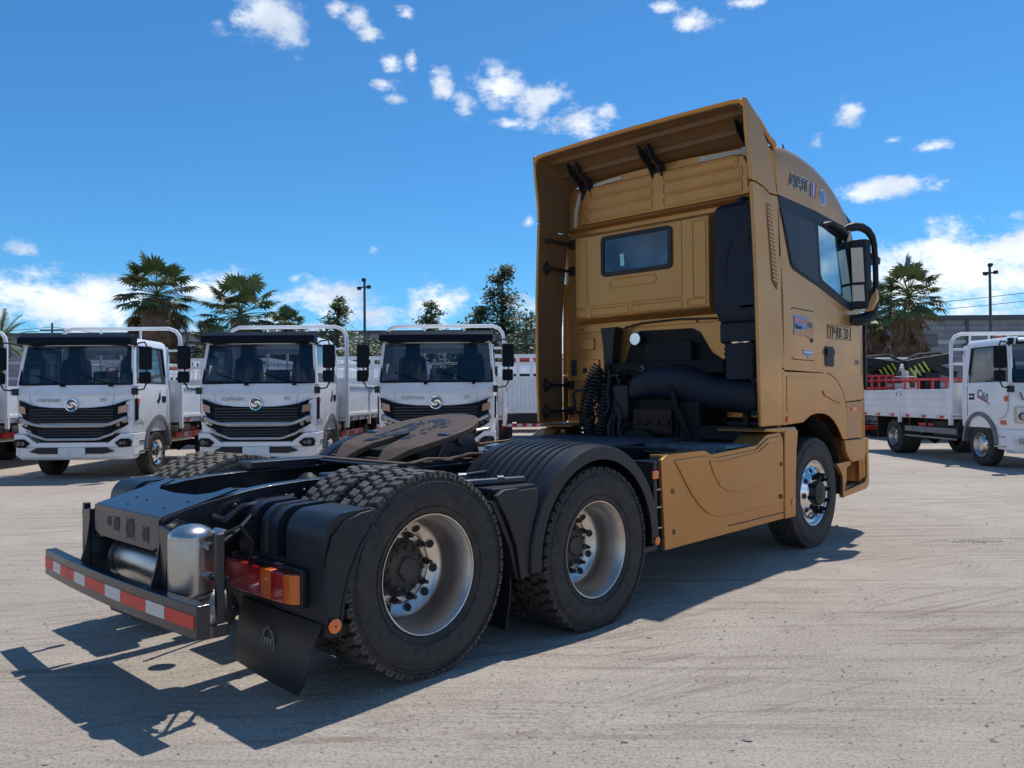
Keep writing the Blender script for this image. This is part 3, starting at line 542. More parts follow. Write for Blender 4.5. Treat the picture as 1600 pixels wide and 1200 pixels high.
# arch mudguards over the second axle, with front flare and hanging blade for the rear wheels
for s in (-1, 1):
    m = MB(); cx, cz = X2, .457; ang = [-4+i*4 for i in range(48)]
    def ar(r_, a): return (cx+r_*math.cos(R(a)), cz+r_*math.sin(R(a)))
    tops = [a for a in ang if 20 <= a <= 150]
    rings = []
    for y, rr_ in ((.50, .615), (.50, .645), (1.18, .645), (1.235, .64), (1.245, .63), (1.245, .555), (1.235, .555), (1.23, .60), (1.10, .615)):
        rings.append((y, rr_))
    m.loft([[(ar(r_, a)[0], s*y, ar(r_, a)[1]) for y, r_ in rings] for a in ang], PLAS)
    fd = m.build('arch_mudguard', T, bevel=0, angle=30)
    for i in range(9):             # pressed ribs running round the arch
        y = .585+i*.064; rb = MB()
        rb.loft([[(ar(.645+h_*w_, a)[0], s*(y+u_*w_), ar(.645+h_*w_, a)[1]) for u_, h_ in ((-.017, -.002), (-.011, .012), (.011, .012), (.017, -.002))] for a, w_ in [(146-i*.6, .2), (144, 1)]+[(140-k*4, 1) for k in range(26)]+[(36, 1), (34, .2)]], PLAS); rb.build('rib', fd, angle=40)
    # shelf and box between the wheels
    m = MB(); m.box(.46, .80, s*.50, s*1.20, .885, .905, PLAS); m.prism([(.62, .885), (.80, .885), (.78, .60), (.72, .40), (.66, .40), (.65, .60)], 'y', s*1.10, s*1.225, PLAS)
    m.prism([(.44, .87), (.50, .90), (.62, .90), (.66, .62), (.665, .395), (.632, .395), (.60, .58), (.53, .73)], 'y', s*1.205, s*1.24, PLAS)
    m.prism([(.42, .84), (.46, .85), (.585, .60), (.635, .395), (.615, .395), (.56, .58)], 'y', s*.55, s*1.22, PLAS)
    m.build('wheel_divider', T, bevel=.006)
    m = MB(); m.cyl((.35, s*1.02, .925), (.80, s*1.10, .92), .026, FRAME, 14); m.cyl((.40, s*.98, .95), (.44, s*1.0, .95), .035, FRAME, 14); m.cyl((.62, s*1.06, .925), (.66, s*1.07, .925), .034, FRAME, 14); m.cyl((.2, s*.6, .90), (.9, s*.7, .935), .012, FRAME, 8); m.build('stay_rod', T)
    m = MB(); rg = []
    for f in (0, .25, .5, .75, 1): rg.append([(.665-.02*f, s*.55, .40-.30*f), (.655-.025*f+.01*math.sin(f*5), s*1.13, .40-.30*f), (.663-.025*f+.01*math.sin(f*5), s*1.13, .40-.30*f), (.673-.02*f, s*.55, .40-.30*f)])
    m.loft(rg, PLAS); m.build('mudflap', T)
    l = MB(); l.box(1.925, 1.99, s*1.235, s*1.25, .845, .895, ORR); l.build('side_reflector', T, bevel=.004)
    l = MB(); l.lathe([(0, 0), (0, .028), (.006, .028), (.009, .022), (.010, 0)], (1.965, s*1.246, .43), (0, s, 0), ORR, 20); l.build('side_reflector', T)
    l = MB(); l.box(1.95, 1.99, s*1.05, s*1.235, .40, .96, PLAS)
    for z in (.76, .64, .50): l.box(1.98, 2.06, s*1.0, s*1.225, z, z+.012, STEEL)
    l.box(1.84, 2.0, s*1.05, s*1.225, .36, .40, PLAS); l.build('mudguard_stay', T, bevel=.004)
# fifth wheel
def fw_plate():
    m = MB(); o2 = [(.02, -.30), (-.02, -.24), (.0, -.17), (.10, -.12), (.40, -.035), (.43, 0), (.40, .035), (.10, .12), (.0, .17), (-.02, .24), (.02, .30)]
    out_ = [(.16, .40), (.35, .445)]+[(.47+.44*math.cos(R(a)), .455*math.sin(R(a))) for a in range(84, -85, -12)]+[(.35, -.445), (.16, -.40)]
    return o2+out_
poly = fw_plate()
def tilt(x, y, h):                  # plate plane tipped back about the pivot
    a = R(14.5); xp, zp = .95, 1.188; dx = x-.52; drop = 0 if x > .14 else -(.14-x)*.32
    return (xp+dx*math.cos(a)-(h+drop)*math.sin(a), y, zp+dx*math.sin(a)+(h+drop)*math.cos(a))
bm = bmesh.new(); vt = [bm.verts.new((x, y, 0)) for x, y in poly]; f = bm.faces.new(vt); bmesh.ops.triangulate(bm, faces=[f]); bmesh.ops.subdivide_edges(bm, edges=bm.edges[:], cuts=2, use_grid_fill=False)
rr_ = bmesh.ops.extrude_face_region(bm, geom=bm.faces[:]); vv = [v for v in rr_['geom'] if isinstance(v, bmesh.types.BMVert)]
for v in vv: v.co.z = -.04
for v in bm.verts: v.co = Vector(tilt(v.co.x, v.co.y, v.co.z))
bmesh.ops.recalc_face_normals(bm, faces=bm.faces); me = bpy.data.meshes.new('fifth_wheel_plate'); bm.to_mesh(me); bm.free(); me.materials.append(GREASE)
fwp = bpy.data.objects.new('fifth_wheel_plate', me); COL.objects.link(fwp); fwp.parent = T
b = fwp.modifiers.new('bevel', 'BEVEL'); b.width = .008; b.segments = 2; b.limit_method = 'ANGLE'; b.angle_limit = R(40)
m = MB()
rnd = random.Random(5)
for (x0, y0, rx, ry, n) in ((.50, .13, .20, .10, 16), (.50, -.13, .18, .09, 14), (.72, .05, .05, .12, 5), (.30, .20, .10, .06, 6)):
    for k in range(n):
        a = rnd.random()*6.28; q_ = math.sqrt(rnd.random()); x = x0+rx*q_*math.cos(a); y = y0+ry*q_*math.sin(a); w = rnd.uniform(.02, .05)
        ring = [tilt(x+w*1.3*rnd.uniform(.6, 1.2)*math.cos(t), y+w*rnd.uniform(.5, 1.1)*math.sin(t), .001) for t in [i*PI/4 for i in range(8)]]
        tp_ = [Vector(p_)*.6+Vector(tilt(x, y, .011))*.4 for p_ in ring]; m.loft([ring, tp_], GREASEB)
tag(m.build('grease_smears', fwp, angle=70), None, None, kind='stuff')
m = MB(); m.cyl(tilt(.70, .02, .0), tilt(.70, .02, .004), .03, GREASEB, 16); m.build('grease_plug', fwp)
m = MB(); sk = [(.16, .39), (.35, .43)]+[(.47+.42*math.cos(R(a)), .44*math.sin(R(a))) for a in range(84, -85, -12)]+[(.35, -.43), (.16, -.39)]
m.loft([[tilt(x, y, -.038) for x, y in sk], [tilt(.02+x*.95, y*.97, -.115) for x, y in sk]], DARK); m.build('plate_skirt', fwp, bevel=.006)
for s in (-1, 1):
    m = MB(); m.prism([(.60, .975), (.74, 1.02), (.82, 1.17), (1.05, 1.17), (1.12, 1.02), (1.24, .975)], 'y', s*.33, s*.43, FRAME); m.cyl((.94, s*.30, 1.125), (.94, s*.455, 1.125), .045, FRAME, 18); m.box(.45, 1.35, s*.30, s*.48, .962, .985, FRAME); m.build('pivot_bracket', T, bevel=.01)
m = MB(); m.box(.35, 1.5, -.47, .47, .985, 1.0, FRAME)
for i in range(6): m.box(.4+i*.17, .47+i*.17, -.5, .5, 1.0, 1.012, GREASE)
m.build('mounting_plate', T, bevel=.004)
m = MB(); m.box(-.12, .4, .33, .5, .965, 1.01, FRAME); m.build('ramp_plate', T, bevel=.006); m = MB(); m.box(-.1, .35, -.5, -.38, .965, .985, FRAME); m.build('ramp_plate', T, bevel=.006); m = MB(); m.tube([(.3, -.44, .99), (.5, -.46, 1.0), (.62, -.47, 1.02), (.8, -.47, 1.01), (1.0, -.45, 1.03), (1.2, -.42, 1.02)], .012, GREASE); m.build('grease_line', T)
m = MB(); m.tube([(1.42, .28, 1.14), (1.60, .22, 1.15), (1.66, .20, 1.16)], .006, FRAME, 6)
m.tube([(1.55+.13*math.cos(R(a))*1.3, .08+.03*math.sin(R(a)), 1.15+.015*math.cos(R(a))) for a in range(0, 361, 20)], .007, STEEL, 6); m.build('release_handle', T)
# deck plates and tanks behind the cab
for (x0, x1, y0, y1, z) in ((2.05, 3.42, -1.17, -.52, .90), (2.05, 3.3, .52, 1.17, .90)):
    m = MB(); s_ = 1 if y0 > 0 else -1
    m.loft([[(x, y, zz) for y, zz in [(y0, .40), (y0, z-.12), (y0+.03, z-.04), (y0+.12, z), (y1-.12, z), (y1-.03, z-.04), (y1, z-.12), (y1, .40)]] for x in (x0, x1)], material('tank_blue_grey', (.16, .18, .21), .3, .5, (.2, .22, .25), 3, 1, dirt=DUST, damt=.35) if s_ < 0 else DECK)
    m.build('fuel_tank', T, bevel=.01)
    m = MB()
    for xx in (x0+.25, x1-.3): m.box(xx, xx+.05, y0-.004, y1+.004, z+.002, z+.006, DARK); m.box(xx, xx+.05, y0-.006, y0-.002, .42, z-.1, DARK)
    m.build('tank_strap', T, bevel=.002)
    m = MB(); m.lathe([(0, .05), (.03, .05), (.035, .045), (.04, 0)], (x0+.7, (y0+y1)/2, z), (0, 0, 1), DARK, 20); m.build('filler_cap', T)
def deckplate(x0, x1, y0, y1, z, rows):
    m = MB(); m.box(x0, x1, y0, y1, z, z+.012, DECK); m.box(x0, x0+.012, y0, y1, z-.05, z, DECK)
    for i in range(rows):
        y = y0+(i+.5)*(y1-y0)/rows; m.prism([(y-.012, z+.012), (y-.006, z+.022), (y+.006, z+.022), (y+.012, z+.012)], 'x', x0+.02, x1-.02, DECK)
    for i in range(max(2, rows//3)): m.cyl((x0-.001, y0+(i+.5)*(y1-y0)/max(2, rows//3), z-.022), (x0+.002, y0+(i+.5)*(y1-y0)/max(2, rows//3), z-.022), .012, DARK, 10)
    return m.build('deck_plate', T, bevel=0)
deckplate(2.55, 3.55, -.40, .28, 1.0, 17); deckplate(2.95, 3.75, .32, 1.05, 1.0, 18); deckplate(3.02, 3.52, -1.18, -.43, .985, 18)
m = MB(); m.lathe([(0, .0), (0, .09), (.05, .09), (.06, .05), (.07, 0)], (1.95, .25, .965), (0, 0, 1), DECK, 20); m.cyl((2.3, 0, 1.0), (2.3, 0, 1.03), .06, DARK, 16); m.tube([(1.5, .1, .98), (1.9, .0, 1.0), (2.2, -.2, .99), (2.6, -.6, 1.0), (2.9, -.8, .97)], .016, DARK)
m.box(1.6, 2.1, -.5, -.2, .962, .985, DECK); m.box(1.62, 2.2, .1, .5, .962, .99, DECK); m.build('valve_bracket', T)
# gold side panels (skirts) with pressed swoosh
for s in (-1, 1):
    Y0, Y1 = s*1.205, s*1.235
    out_ = [(2.085, .345), (3.915, .352), (3.915, 1.03), (3.86, 1.085), (3.62, 1.075), (3.52, 1.035), (3.44, .998), (2.72, .965), (2.62, 1.0), (2.13, 1.0), (2.045, .965)]
    m = MB(); m.prism(out_, 'y', Y0, Y1, GOLD); m.box(2.10, 2.60, s*1.10, Y0, .97, .995, GOLD); m.prism([(3.44, .995), (3.62, 1.075), (3.92, 1.095), (3.92, 1.08), (3.62, 1.06), (3.44, .975)], 'y', s*1.0, Y0, GOLD); sp_ = m.build('side_skirt', T, bevel=.012, seg=3)
    sw = [(2.20, .955)]+[(2.25, .90), (2.33, .80), (2.43, .69), (2.54, .60), (2.66, .53), (2.80, .495), (2.95, .487), (3.895, .497), (3.895, 1.0), (3.84, 1.055), (3.63, 1.045), (3.50, 1.0), (3.42, .965), (2.75, .935), (2.63, .96)]
    m = MB(); m.prism(sw, 'y', Y1-s*.004, Y1+s*.011, GOLD); m.build('pressed_panel', sp_, bevel=.009, seg=3)
    sw2 = [(2.66, .925)]+[(2.72, .82), (2.82, .72), (2.95, .668), (3.10, .655), (3.65, .672), (3.78, .70), (3.84, .78), (3.86, .99), (3.62, 1.01), (3.44, .945), (2.78, .905)]
    m = MB(); m.prism(sw2, 'y', Y1+s*.008, Y1+s*.019, GOLD); m.build('pressed_panel', sp_, bevel=.008, seg=3)
    m = MB(); m.box(2.95, 3.90, Y1-s*.002, Y1+s*.006, .405, .41, DARK); m.build('panel_seam', sp_)
    for x, z in ((2.18, .74), (2.19, .46), (3.83, .82), (3.83, .55)):
        m = MB(); m.lathe([(-.012, .019), (.004, .019), (.006, .014), (.001, .012), (.002, 0)], (x, Y1+(s*.02 if x > 3 else 0), z), (0, s, 0), material('bolt_bronze', (.22, .14, .05), .4, .7) if s < 0 and x < 2.185 else bpy.data.materials['bolt_bronze'], 14); m.build('bolt', sp_)
    m = MB(); m.prism([(3.93, .345), (4.135, .345), (4.14, .60), (4.165, .90), (4.20, 1.085), (4.15, 1.115), (3.95, 1.11), (3.93, 1.08)], 'y', s*1.16, s*1.245, GOLD); m.prism([(3.90, 1.08), (4.20, 1.085), (4.15, 1.125), (3.60, 1.125), (3.56, 1.10)], 'y', s*.8, s*1.24, GOLD); m.build('wheel_guard_panel', T, bevel=.015, seg=3)
    l = MB(); l.lathe([(0, 0), (0, .032), (.006, .032), (.009, .026), (.010, 0)], (4.07, s*1.245, .475), (0, s, 0), ORR, 20); l.build('side_reflector', T)
# cab shell: sections along x
def cy(x, z):                       # half width of the flank
    w = 1.22
    if z > 2.2: w -= (min(z, 3.45)-2.2)*.045
    if x > 5.72: t = min(1, (x-5.72)/.42); w -= .30*(1-math.sqrt(max(0, 1-t*t)))
    return w
st = [(3.99, 3.58), (4.02, 3.60), (4.25, 3.635), (4.55, 3.635), (4.85, 3.60), (5.08, 3.545), (5.28, 3.47), (5.45, 3.375), (5.58, 3.27), (5.68, 3.13), (5.74, 3.0), (5.82, 2.8), (5.90, 2.58), (5.97, 2.38), (6.04, 2.18), (6.10, 2.0), (6.13, 1.9)]
def section(x, H):
    pts = []; zs = [1.60]+[1.60+(H-.13-1.60)*f for f in (.15, .33, .5, .65, .8, .92, 1)]
    right = [(-cy(x, z), z) for z in zs]
    wtop = cy(x, H)
    cr_ = [(-wtop+.13-.13*math.cos(R(a))+ (0), H-.13+.13*math.sin(R(a))) for a in (15, 35, 55, 75, 90)]
    rc = right+cr_+[(-wtop*.45, H+.02)]
    full = rc+[(0, H+.025)]+[(-y, z) for y, z in rc[::-1]]
    return [(x, y, z) for y, z in full]
m = MB(); m.loft([section(x, H) for x, H in st], GOLD); cabb = m.build('cab_shell', T, bevel=0, angle=38)
def plate(poly, s, off, th, mat, nm, parent, bev=.004, xo=0):
    m = MB(); a = [(x, s*(cy(x, z)+off), z) for x, z in poly]; b = [(x, s*(cy(x, z)+off+th), z) for x, z in poly]; n = len(poly)
    m.add(a+b, [tuple(range(n)), tuple(range(2*n-1, n-1, -1))]+[(i, i+n, (i+1) % n+n, (i+1) % n) for i in range(n)], mat)
    return m.build(nm, parent, bevel=bev)
def line(pts, s, off, r, mat, nm, parent):
    m = MB(); m.tube([(x, s*(cy(x, z)+off), z) for x, z in pts], r, mat, 5); return m.build(nm, parent)
for s in (-1, 1):
    # black glazed band, sleeper panel and door glass
    plate([(3.995, 3.135), (4.74, 3.12), (5.40, 3.08), (5.50, 2.97), (5.60, 2.55), (5.66, 2.30), (5.54, 2.235), (5.30, 2.27), (4.74, 2.405), (4.60, 2.43), (4.22, 2.505), (4.16, 2.55), (4.07, 2.85)], s, -.002, .009, NAVY, 'window_band', T, .003)
    sl = plate([(4.015, 3.02), (4.73, 2.99), (4.73, 2.425), (4.60, 2.45), (4.235, 2.525), (4.18, 2.56), (4.09, 2.84)], s, .006, .006, GLASSD, 'sleeper_window', T, .003)
    plate([(4.80, 2.985), (5.28, 2.97), (5.40, 2.93), (5.46, 2.75), (5.535, 2.34), (5.50, 2.30), (4.84, 2.47), (4.80, 2.52)], s, .006, .006, GLASSM, 'door_window', T, .003)
    m = MB(); m.loft([[(x, s*(cy(x, z)+.004), z+.012), (x, s*(cy(x, z)+d_), z), (x, s*(cy(x, z)+d_-.006), z-.03), (x, s*(cy(x, z)+.004), z-.02)] for x, z, d_ in ((4.92, 3.02, .02), (5.0, 3.045, .07), (5.2, 3.03, .09), (5.38, 2.99, .08), (5.46, 2.955, .03))], NAVY); m.build('rain_visor', T)
    # flank below the belt
    side = [(3.955, 1.14), (4.36, 1.155), (4.44, 1.185), (4.53, 1.215), (4.68, 1.23), (4.84, 1.222), (4.96, 1.195), (5.06, 1.15), (5.15, 1.085), (5.22, 1.02), (5.27, .965), (5.385, .96), (5.385, 1.2), (5.33, 1.35), (5.25, 1.45), (5.13, 1.54), (5.0, 1.585), (4.82, 1.612), (3.955, 1.622)]
    lo = plate(side, s, -.012, .012, GOLD, 'wheel_arch_panel', T, .005)
    plate(rrect(4.03, 4.66, 1.245, 1.565, .03), s, .0, .005, GOLD, 'locker_lid', lo, .003)
    line([(4.0, 1.345), (4.0, 1.38)], s, 0, .001, DARK, 'seam', lo)
    plate([(4.78, 1.44), (4.92, 1.425), (5.1, 1.38), (5.2, 1.345), (5.25, 1.32), (5.2, 1.315), (5.0, 1.35), (4.82, 1.395)], s, .0, .012, GOLD, 'air_crease', lo, .006)
    l = MB(); l.box(4.02, 4.105, s*1.219, s*1.233, 1.165, 1.215, ORR); l.build('side_marker', lo, bevel=.004)
    # sleeper side locker
    hp = plate([(3.955, 1.632), (4.755, 1.622), (4.765, 2.395), (4.60, 2.42), (4.20, 2.50), (4.10, 2.56), (3.955, 2.60)], s, -.012, .012, GOLD, 'sleeper_side', T, .004)
    line([(4.14, 2.15), (4.18, 2.165), (4.60, 2.16)], s, .001, .004, DARK, 'panel_seam', hp); line([(4.14, 1.73), (4.18, 1.712), (4.60, 1.712)], s, .001, .004, DARK, 'panel_seam', hp)
    # door
    dr = plate([(4.785, 1.62), (4.95, 1.603), (5.10, 1.558), (5.22, 1.485), (5.30, 1.40), (5.345, 1.33), (5.75, 1.345), (5.90, 1.36), (5.98, 1.50), (5.98, 2.10), (5.88, 2.20), (5.66, 2.22), (5.54, 2.225), (5.30, 2.26), (4.785, 2.385)], s, -.012, .014, GOLD, 'door', T, .006)
    h_ = MB(); h_.prism(rrect(4.845, 5.06, 1.665, 1.855, .03), 'y', s*1.215, s*1.226, NAVY); h_.prism(rrect(4.87, 5.035, 1.69, 1.765, .02), 'y', s*1.226, s*1.229, DARK); h_.prism(rrect(4.865, 5.04, 1.775, 1.83, .012), 'y', s*1.226, s*1.243, NAVY); h_.build('door_handle', dr, bevel=.003)
    # front lower corner, step well and bumper side
    plate([(5.385, .965), (5.395, 1.2), (5.355, 1.325), (5.75, 1.335), (5.90, 1.35), (6.0, 1.2), (6.0, .96), (5.86, .955)], s, -.014, .012, GOLD, 'corner_panel', T, .006)
    l = MB(); l.box(5.50, 5.62, s*1.205, s*1.226, 1.235, 1.275, ORR); l.build('side_marker', T, bevel=.004)
    m = MB(); m.prism([(5.31, .955), (5.34, .85), (5.42, .77), (5.52, .728), (5.80, .735), (5.87, .80), (5.88, .95)], 'y', s*1.17, s*1.222, GOLD); m.build('step_fairing', T, bevel=.012)
    m = MB(); m.prism([(5.14, .735), (5.50, .745), (5.50, .70), (5.40, .68), (5.38, .54), (5.34, .50), (5.34, .455), (5.88, .50), (5.93, .56), (5.93, .95), (5.99, .95), (5.99, .47), (5.92, .43), (5.30, .395), (5.29, .60), (5.22, .68)], 'y', s*1.16, s*1.205, GOLD)
    m.box(5.34, 5.93, s*.95, s*1.16, .46, .485, GOLD); m.box(5.36, 5.90, s*.97, s*1.15, .486, .50, PLAS); m.box(5.30, 5.96, s*.90, s*.95, .42, .96, GOLD); m.box(5.6, 5.66, s*.95, s*1.0, .5, .9, GOLD); m.box(5.20, 5.34, s*.90, s*1.19, .70, .735, GOLD)
    m.build('entry_step', T, bevel=.006)
    m = MB(); m.loft([[(x, s*y, .42), (x, s*y, .70), (x, s*(y), 1.35), (x-.04, s*(y), 1.60), (x-.06, s*(y-.05), 1.60), (x-.04, s*(y-.05), .42)] for x, y in ((5.93, 1.19), (6.03, 1.15), (6.11, 1.05), (6.15, .9))], GOLD); m.build('bumper_corner', T, angle=50)
    m = MB(); m.prism([(5.985, 1.45), (6.01, 1.50), (6.01, 2.15), (5.99, 2.20), (5.965, 2.15), (5.965, 1.5)], 'y', s*1.10, s*1.195, DARK); m.build('corner_vane', T, bevel=.006)
    # wheel arch liner
    m = MB(); m.loft([[(X1+.60*math.cos(R(a)), s*1.19, .56+.62*math.sin(R(a))), (X1+.60*math.cos(R(a)), s*.72, .56+.62*math.sin(R(a)))] for a in range(-12, 193, 12)], DARK, closed=False)
    m.prism([(5.28, .95), (5.26, .50), (5.20, .55), (5.2, .95)], 'y', s*.75, s*1.12, DARK); m.box(3.9, 5.3, s*.70, s*.72, .62, 1.6, DARK); m.build('arch_liner', T)
    # vertical side fairing, in two pieces
    rr__ = lambda z: 3.53-.02*abs(z-2.3)/1.2
    lower = [(3.545, 1.14), (3.525, 1.6), (3.515, 2.4), (3.515, 3.165), (3.60, 3.165), (3.72, 3.15), (3.84, 3.11)]+([(3.985, 3.12), (3.955, 2.6), (3.948, 2.0), (3.945, 1.14)] if s < 0 else [(3.99, 3.12), (3.975, 2.9), (3.945, 2.5), (3.925, 2.1), (3.92, 1.14)])
    def fair(poly, nm, th=.03, bev=.01):
        m = MB(); yo = lambda x, z: cy(x, z)+.004; n = len(poly)
        a = [(x, s*yo(x, z), z) for x, z in poly]; b = [(x, s*(yo(x, z)-th), z) for x, z in poly]
        m.add(a+b, [tuple(range(n)), tuple(range(2*n-1, n-1, -1))]+[(i, i+n, (i+1) % n+n, (i+1) % n) for i in range(n)], GOLD); 
        o = m.build(nm, T, bevel=bev, seg=3)
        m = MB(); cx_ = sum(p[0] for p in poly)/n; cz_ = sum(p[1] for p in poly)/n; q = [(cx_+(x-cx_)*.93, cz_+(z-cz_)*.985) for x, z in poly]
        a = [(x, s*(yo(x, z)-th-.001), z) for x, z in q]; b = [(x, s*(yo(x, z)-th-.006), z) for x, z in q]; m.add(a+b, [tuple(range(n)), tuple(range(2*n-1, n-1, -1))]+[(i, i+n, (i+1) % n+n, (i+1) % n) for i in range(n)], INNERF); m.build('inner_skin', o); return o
    fl_ = fair(lower, 'side_fairing')
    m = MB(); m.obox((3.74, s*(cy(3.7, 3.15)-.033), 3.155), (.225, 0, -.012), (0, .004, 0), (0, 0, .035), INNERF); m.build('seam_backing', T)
    fair([(3.514, 3.175), (3.60, 3.176), (3.72, 3.16), (3.845, 3.12), *([(3.985, 3.13), (3.93, 3.30), (3.89, 3.50), (3.84, 3.55)] if s < 0 else [(3.98, 3.13), (4.06, 3.35), (4.15, 3.60), (4.10, 3.66), (3.90, 3.68)]), (3.72, 3.68), (3.58, 3.78), (3.47, 3.845), (3.44, 3.84), (3.46, 3.6), (3.50, 3.35)], 'upper_fairing')
    # lattice grille of the fairing
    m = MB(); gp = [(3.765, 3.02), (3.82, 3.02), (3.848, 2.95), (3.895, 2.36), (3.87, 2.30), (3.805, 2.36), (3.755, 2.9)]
    m.add([(x, s*(cy(x, z)+.0055), z) for x, z in gp]+[(x, s*(cy(x, z)-.01), z) for x, z in gp], [tuple(range(7)), tuple(range(13, 6, -1))]+[(i, i+7, (i+1) % 7+7, (i+1) % 7) for i in range(7)], INNERF)  # flat brown backing, shade between the slats put into its colour
    for k in range(19):
        z = 2.37+k*.034; f = (z-2.30)/.7; xa = 3.803-.045*f; xb = 3.893-.05*f
        m.loft([[(xa, s*(cy(xa, z)+.004), z+.0), (xb, s*(cy(xb, z)+.004), z-.014), (xb, s*(cy(xb, z)+.009), z-.014), (xa, s*(cy(xa, z)+.009), z)], [(xa, s*(cy(xa, z)+.004), z+.017), (xb, s*(cy(xb, z)+.004), z+.006), (xb, s*(cy(xb, z)+.009), z+.006), (xa, s*(cy(xa, z)+.009), z+.020)]], GOLD)
    m.build('fairing_grille', fl_)
    # fairing stays to the cab
    for z in (3.0, 2.72, 1.52, 1.25):
        m = MB(); m.box(3.60, 4.0, s*(cy(3.7, z)-.10), s*(cy(3.7, z)-.075), z-.014, z+.014, DARK); m.box(3.60, 3.66, s*(cy(3.7, z)-.11), s*(cy(3.7, z)-.03), z-.02, z+.02, DARK)
        if z < 2.9: m.lathe([(0, 0), (0, .05), (.03, .05), (.03, 0)], (3.63, s*(cy(3.7, z)-.03), z), (0, -s, 0), DARK, 8); m.box(3.61, 3.65, s*(cy(3.7, z)-.05), s*(cy(3.7, z)-.03), z-.07, z+.07, DARK)
        m.box(3.95, 4.0, s*(cy(3.7, z)-.14), s*(cy(3.7, z)-.07), z-.045, z+.045, DARK); m.build('fairing_stay', T, bevel=.003)
    # mirror
    yb = s*(cy(5.5, 2.9)); m = MB()
    if s < 0:
        def mp(t): return (5.42+.30*t, yb+s*(.02+.19*t))
        path = [(5.40, yb, 3.03), (5.46, yb+s*.03, 3.06), (5.52, yb+s*.07, 3.075), (5.60, yb+s*.115, 3.07), (5.67, yb+s*.15, 3.04), (5.72, yb+s*.175, 2.98), (5.745, yb+s*.185, 2.90), (5.755, yb+s*.19, 2.75), (5.76, yb+s*.19, 2.55), (5.755, yb+s*.19, 2.38), (5.735, yb+s*.18, 2.27), (5.70, yb+s*.16, 2.20), (5.64, yb+s*.12, 2.155), (5.57, yb+s*.07, 2.14), (5.50, yb+s*.02, 2.15)]
        m.tube(path, [.02, .035, .042, .042, .038, .034, .030, .028, .028, .032, .042, .055, .062, .060, .045], NAVY, 14)
        m.loft([[(5.545, yb+s*.02, z), (5.57, yb+s*.09, z), (5.60, yb+s*.155, z), (5.68, yb+s*.175, z), (5.73, yb+s*.15, z), (5.72, yb+s*.04, z), (5.62, yb+s*.0, z)] for z in (2.26, 2.30, 2.90, 2.95)], NAVY)
        mi = m.build('mirror', T, bevel=.012, seg=3)
        g_ = MB(); g_.add([(5.549, yb+s*.040, 2.52), (5.592, yb+s*.14, 2.52), (5.555, yb+s*.14, 2.86), (5.512, yb+s*.040, 2.86)], [(0, 1, 2, 3)], MIRR); g_.build('mirror_glass', mi); g_ = MB(); g_.add([(5.549, yb+s*.040, 2.33), (5.592, yb+s*.14, 2.33), (5.575, yb+s*.14, 2.49), (5.532, yb+s*.040, 2.49)], [(0, 1, 2, 3)], MIRR); g_.build('mirror_glass', mi)
        g_ = MB(); g_.loft([[(5.60, yb+s*.13, 2.22), (5.64, yb+s*.19, 2.235), (5.69, yb+s*.225, 2.36), (5.69, yb+s*.215, 2.46), (5.66, yb+s*.17, 2.36)], [(5.68, yb+s*.14, 2.22), (5.72, yb+s*.20, 2.235), (5.755, yb+s*.225, 2.36), (5.75, yb+s*.215, 2.46), (5.72, yb+s*.17, 2.36)]], GOLD); g_.build('mirror_cap', mi, bevel=.01, seg=3)
        m = MB(); m.tube([(6.0, -.95, 2.95), (6.15, -1.05, 2.93), (6.22, -1.12, 2.88)], .02, NAVY, 8); m.obox((6.25, -1.16, 2.845), (.10, 0, -.02), (0, .07, 0), (.01, 0, .035), NAVY); m.build('kerb_mirror', T, bevel=.01)
    else:
        m.tube([(5.42, yb, 3.06), (5.60, yb+s*.22, 3.06), (5.72, yb+s*.29, 2.85), (5.755, yb+s*.29, 2.35), (5.62, yb+s*.14, 2.14)], .045, NAVY, 10); m.box(5.60, 5.77, yb+s*.06, yb+s*.27, 2.32, 2.94, NAVY); m.build('mirror', T, bevel=.01)
# front of the cab: windscreen, visor, grille, bumper
m = MB(); m.add([(5.735, -1.02, 3.02), (5.735, 1.02, 3.02), (6.085, 1.0, 2.06), (6.085, -1.0, 2.06)], [(0, 1, 2, 3)], GLASSD); o = m.build('windscreen', T)
m = MB(); m.loft([[(5.60, y, 3.30), (5.98, y, 3.16), (6.0, y, 3.12), (5.62, y, 3.24)] for y in (-1.10, -.6, 0, .6, 1.10)], NAVY); m.build('sun_visor', T)
m = MB(); m.box(6.10, 6.17, -.95, .95, .42, 1.62, GOLD); m.box(6.165, 6.18, -.85, .85, .85, 1.5, DARK); m.build('front_panel', T, bevel=.01)
m = MB(); m.box(4.0, 6.1, -1.15, 1.15, 1.56, 1.62, DARK); m.build('cab_floor', T)
# roof air deflector over the back of the cab
m = MB(); sec = [(3.44, 3.845), (3.50, 3.862), (3.60, 3.84), (3.75, 3.775), (3.90, 3.69), (4.02, 3.655)]
ys2 = [-1.165, -1.155, -1.12, -1.05, -.5, 0, .5, 1.05, 1.12, 1.155, 1.165]; dz_ = [-.08, -.045, -.012, 0, .012, .016, .012, 0, -.012, -.045, -.08]
m.loft([[(x, y, z+d) for x, z in sec]+[(x+.012, y*.985, z+d-.028) for x, z in sec[::-1]] for y, d in zip(ys2, dz_)], GOLD); rf = m.build('roof_deflector', T, angle=45)
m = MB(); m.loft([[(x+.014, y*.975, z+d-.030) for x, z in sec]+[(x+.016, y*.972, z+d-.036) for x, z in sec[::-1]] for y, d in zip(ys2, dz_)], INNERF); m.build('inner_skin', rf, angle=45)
m = MB(); m.box(3.60, 3.62, -1.1, 1.1, 3.765, 3.81, INNERF); m.build('deflector_rib', rf); m = MB(); m.box(3.80, 3.82, -1.1, 1.1, 3.68, 3.725, INNERF); m.build('deflector_rib', rf)
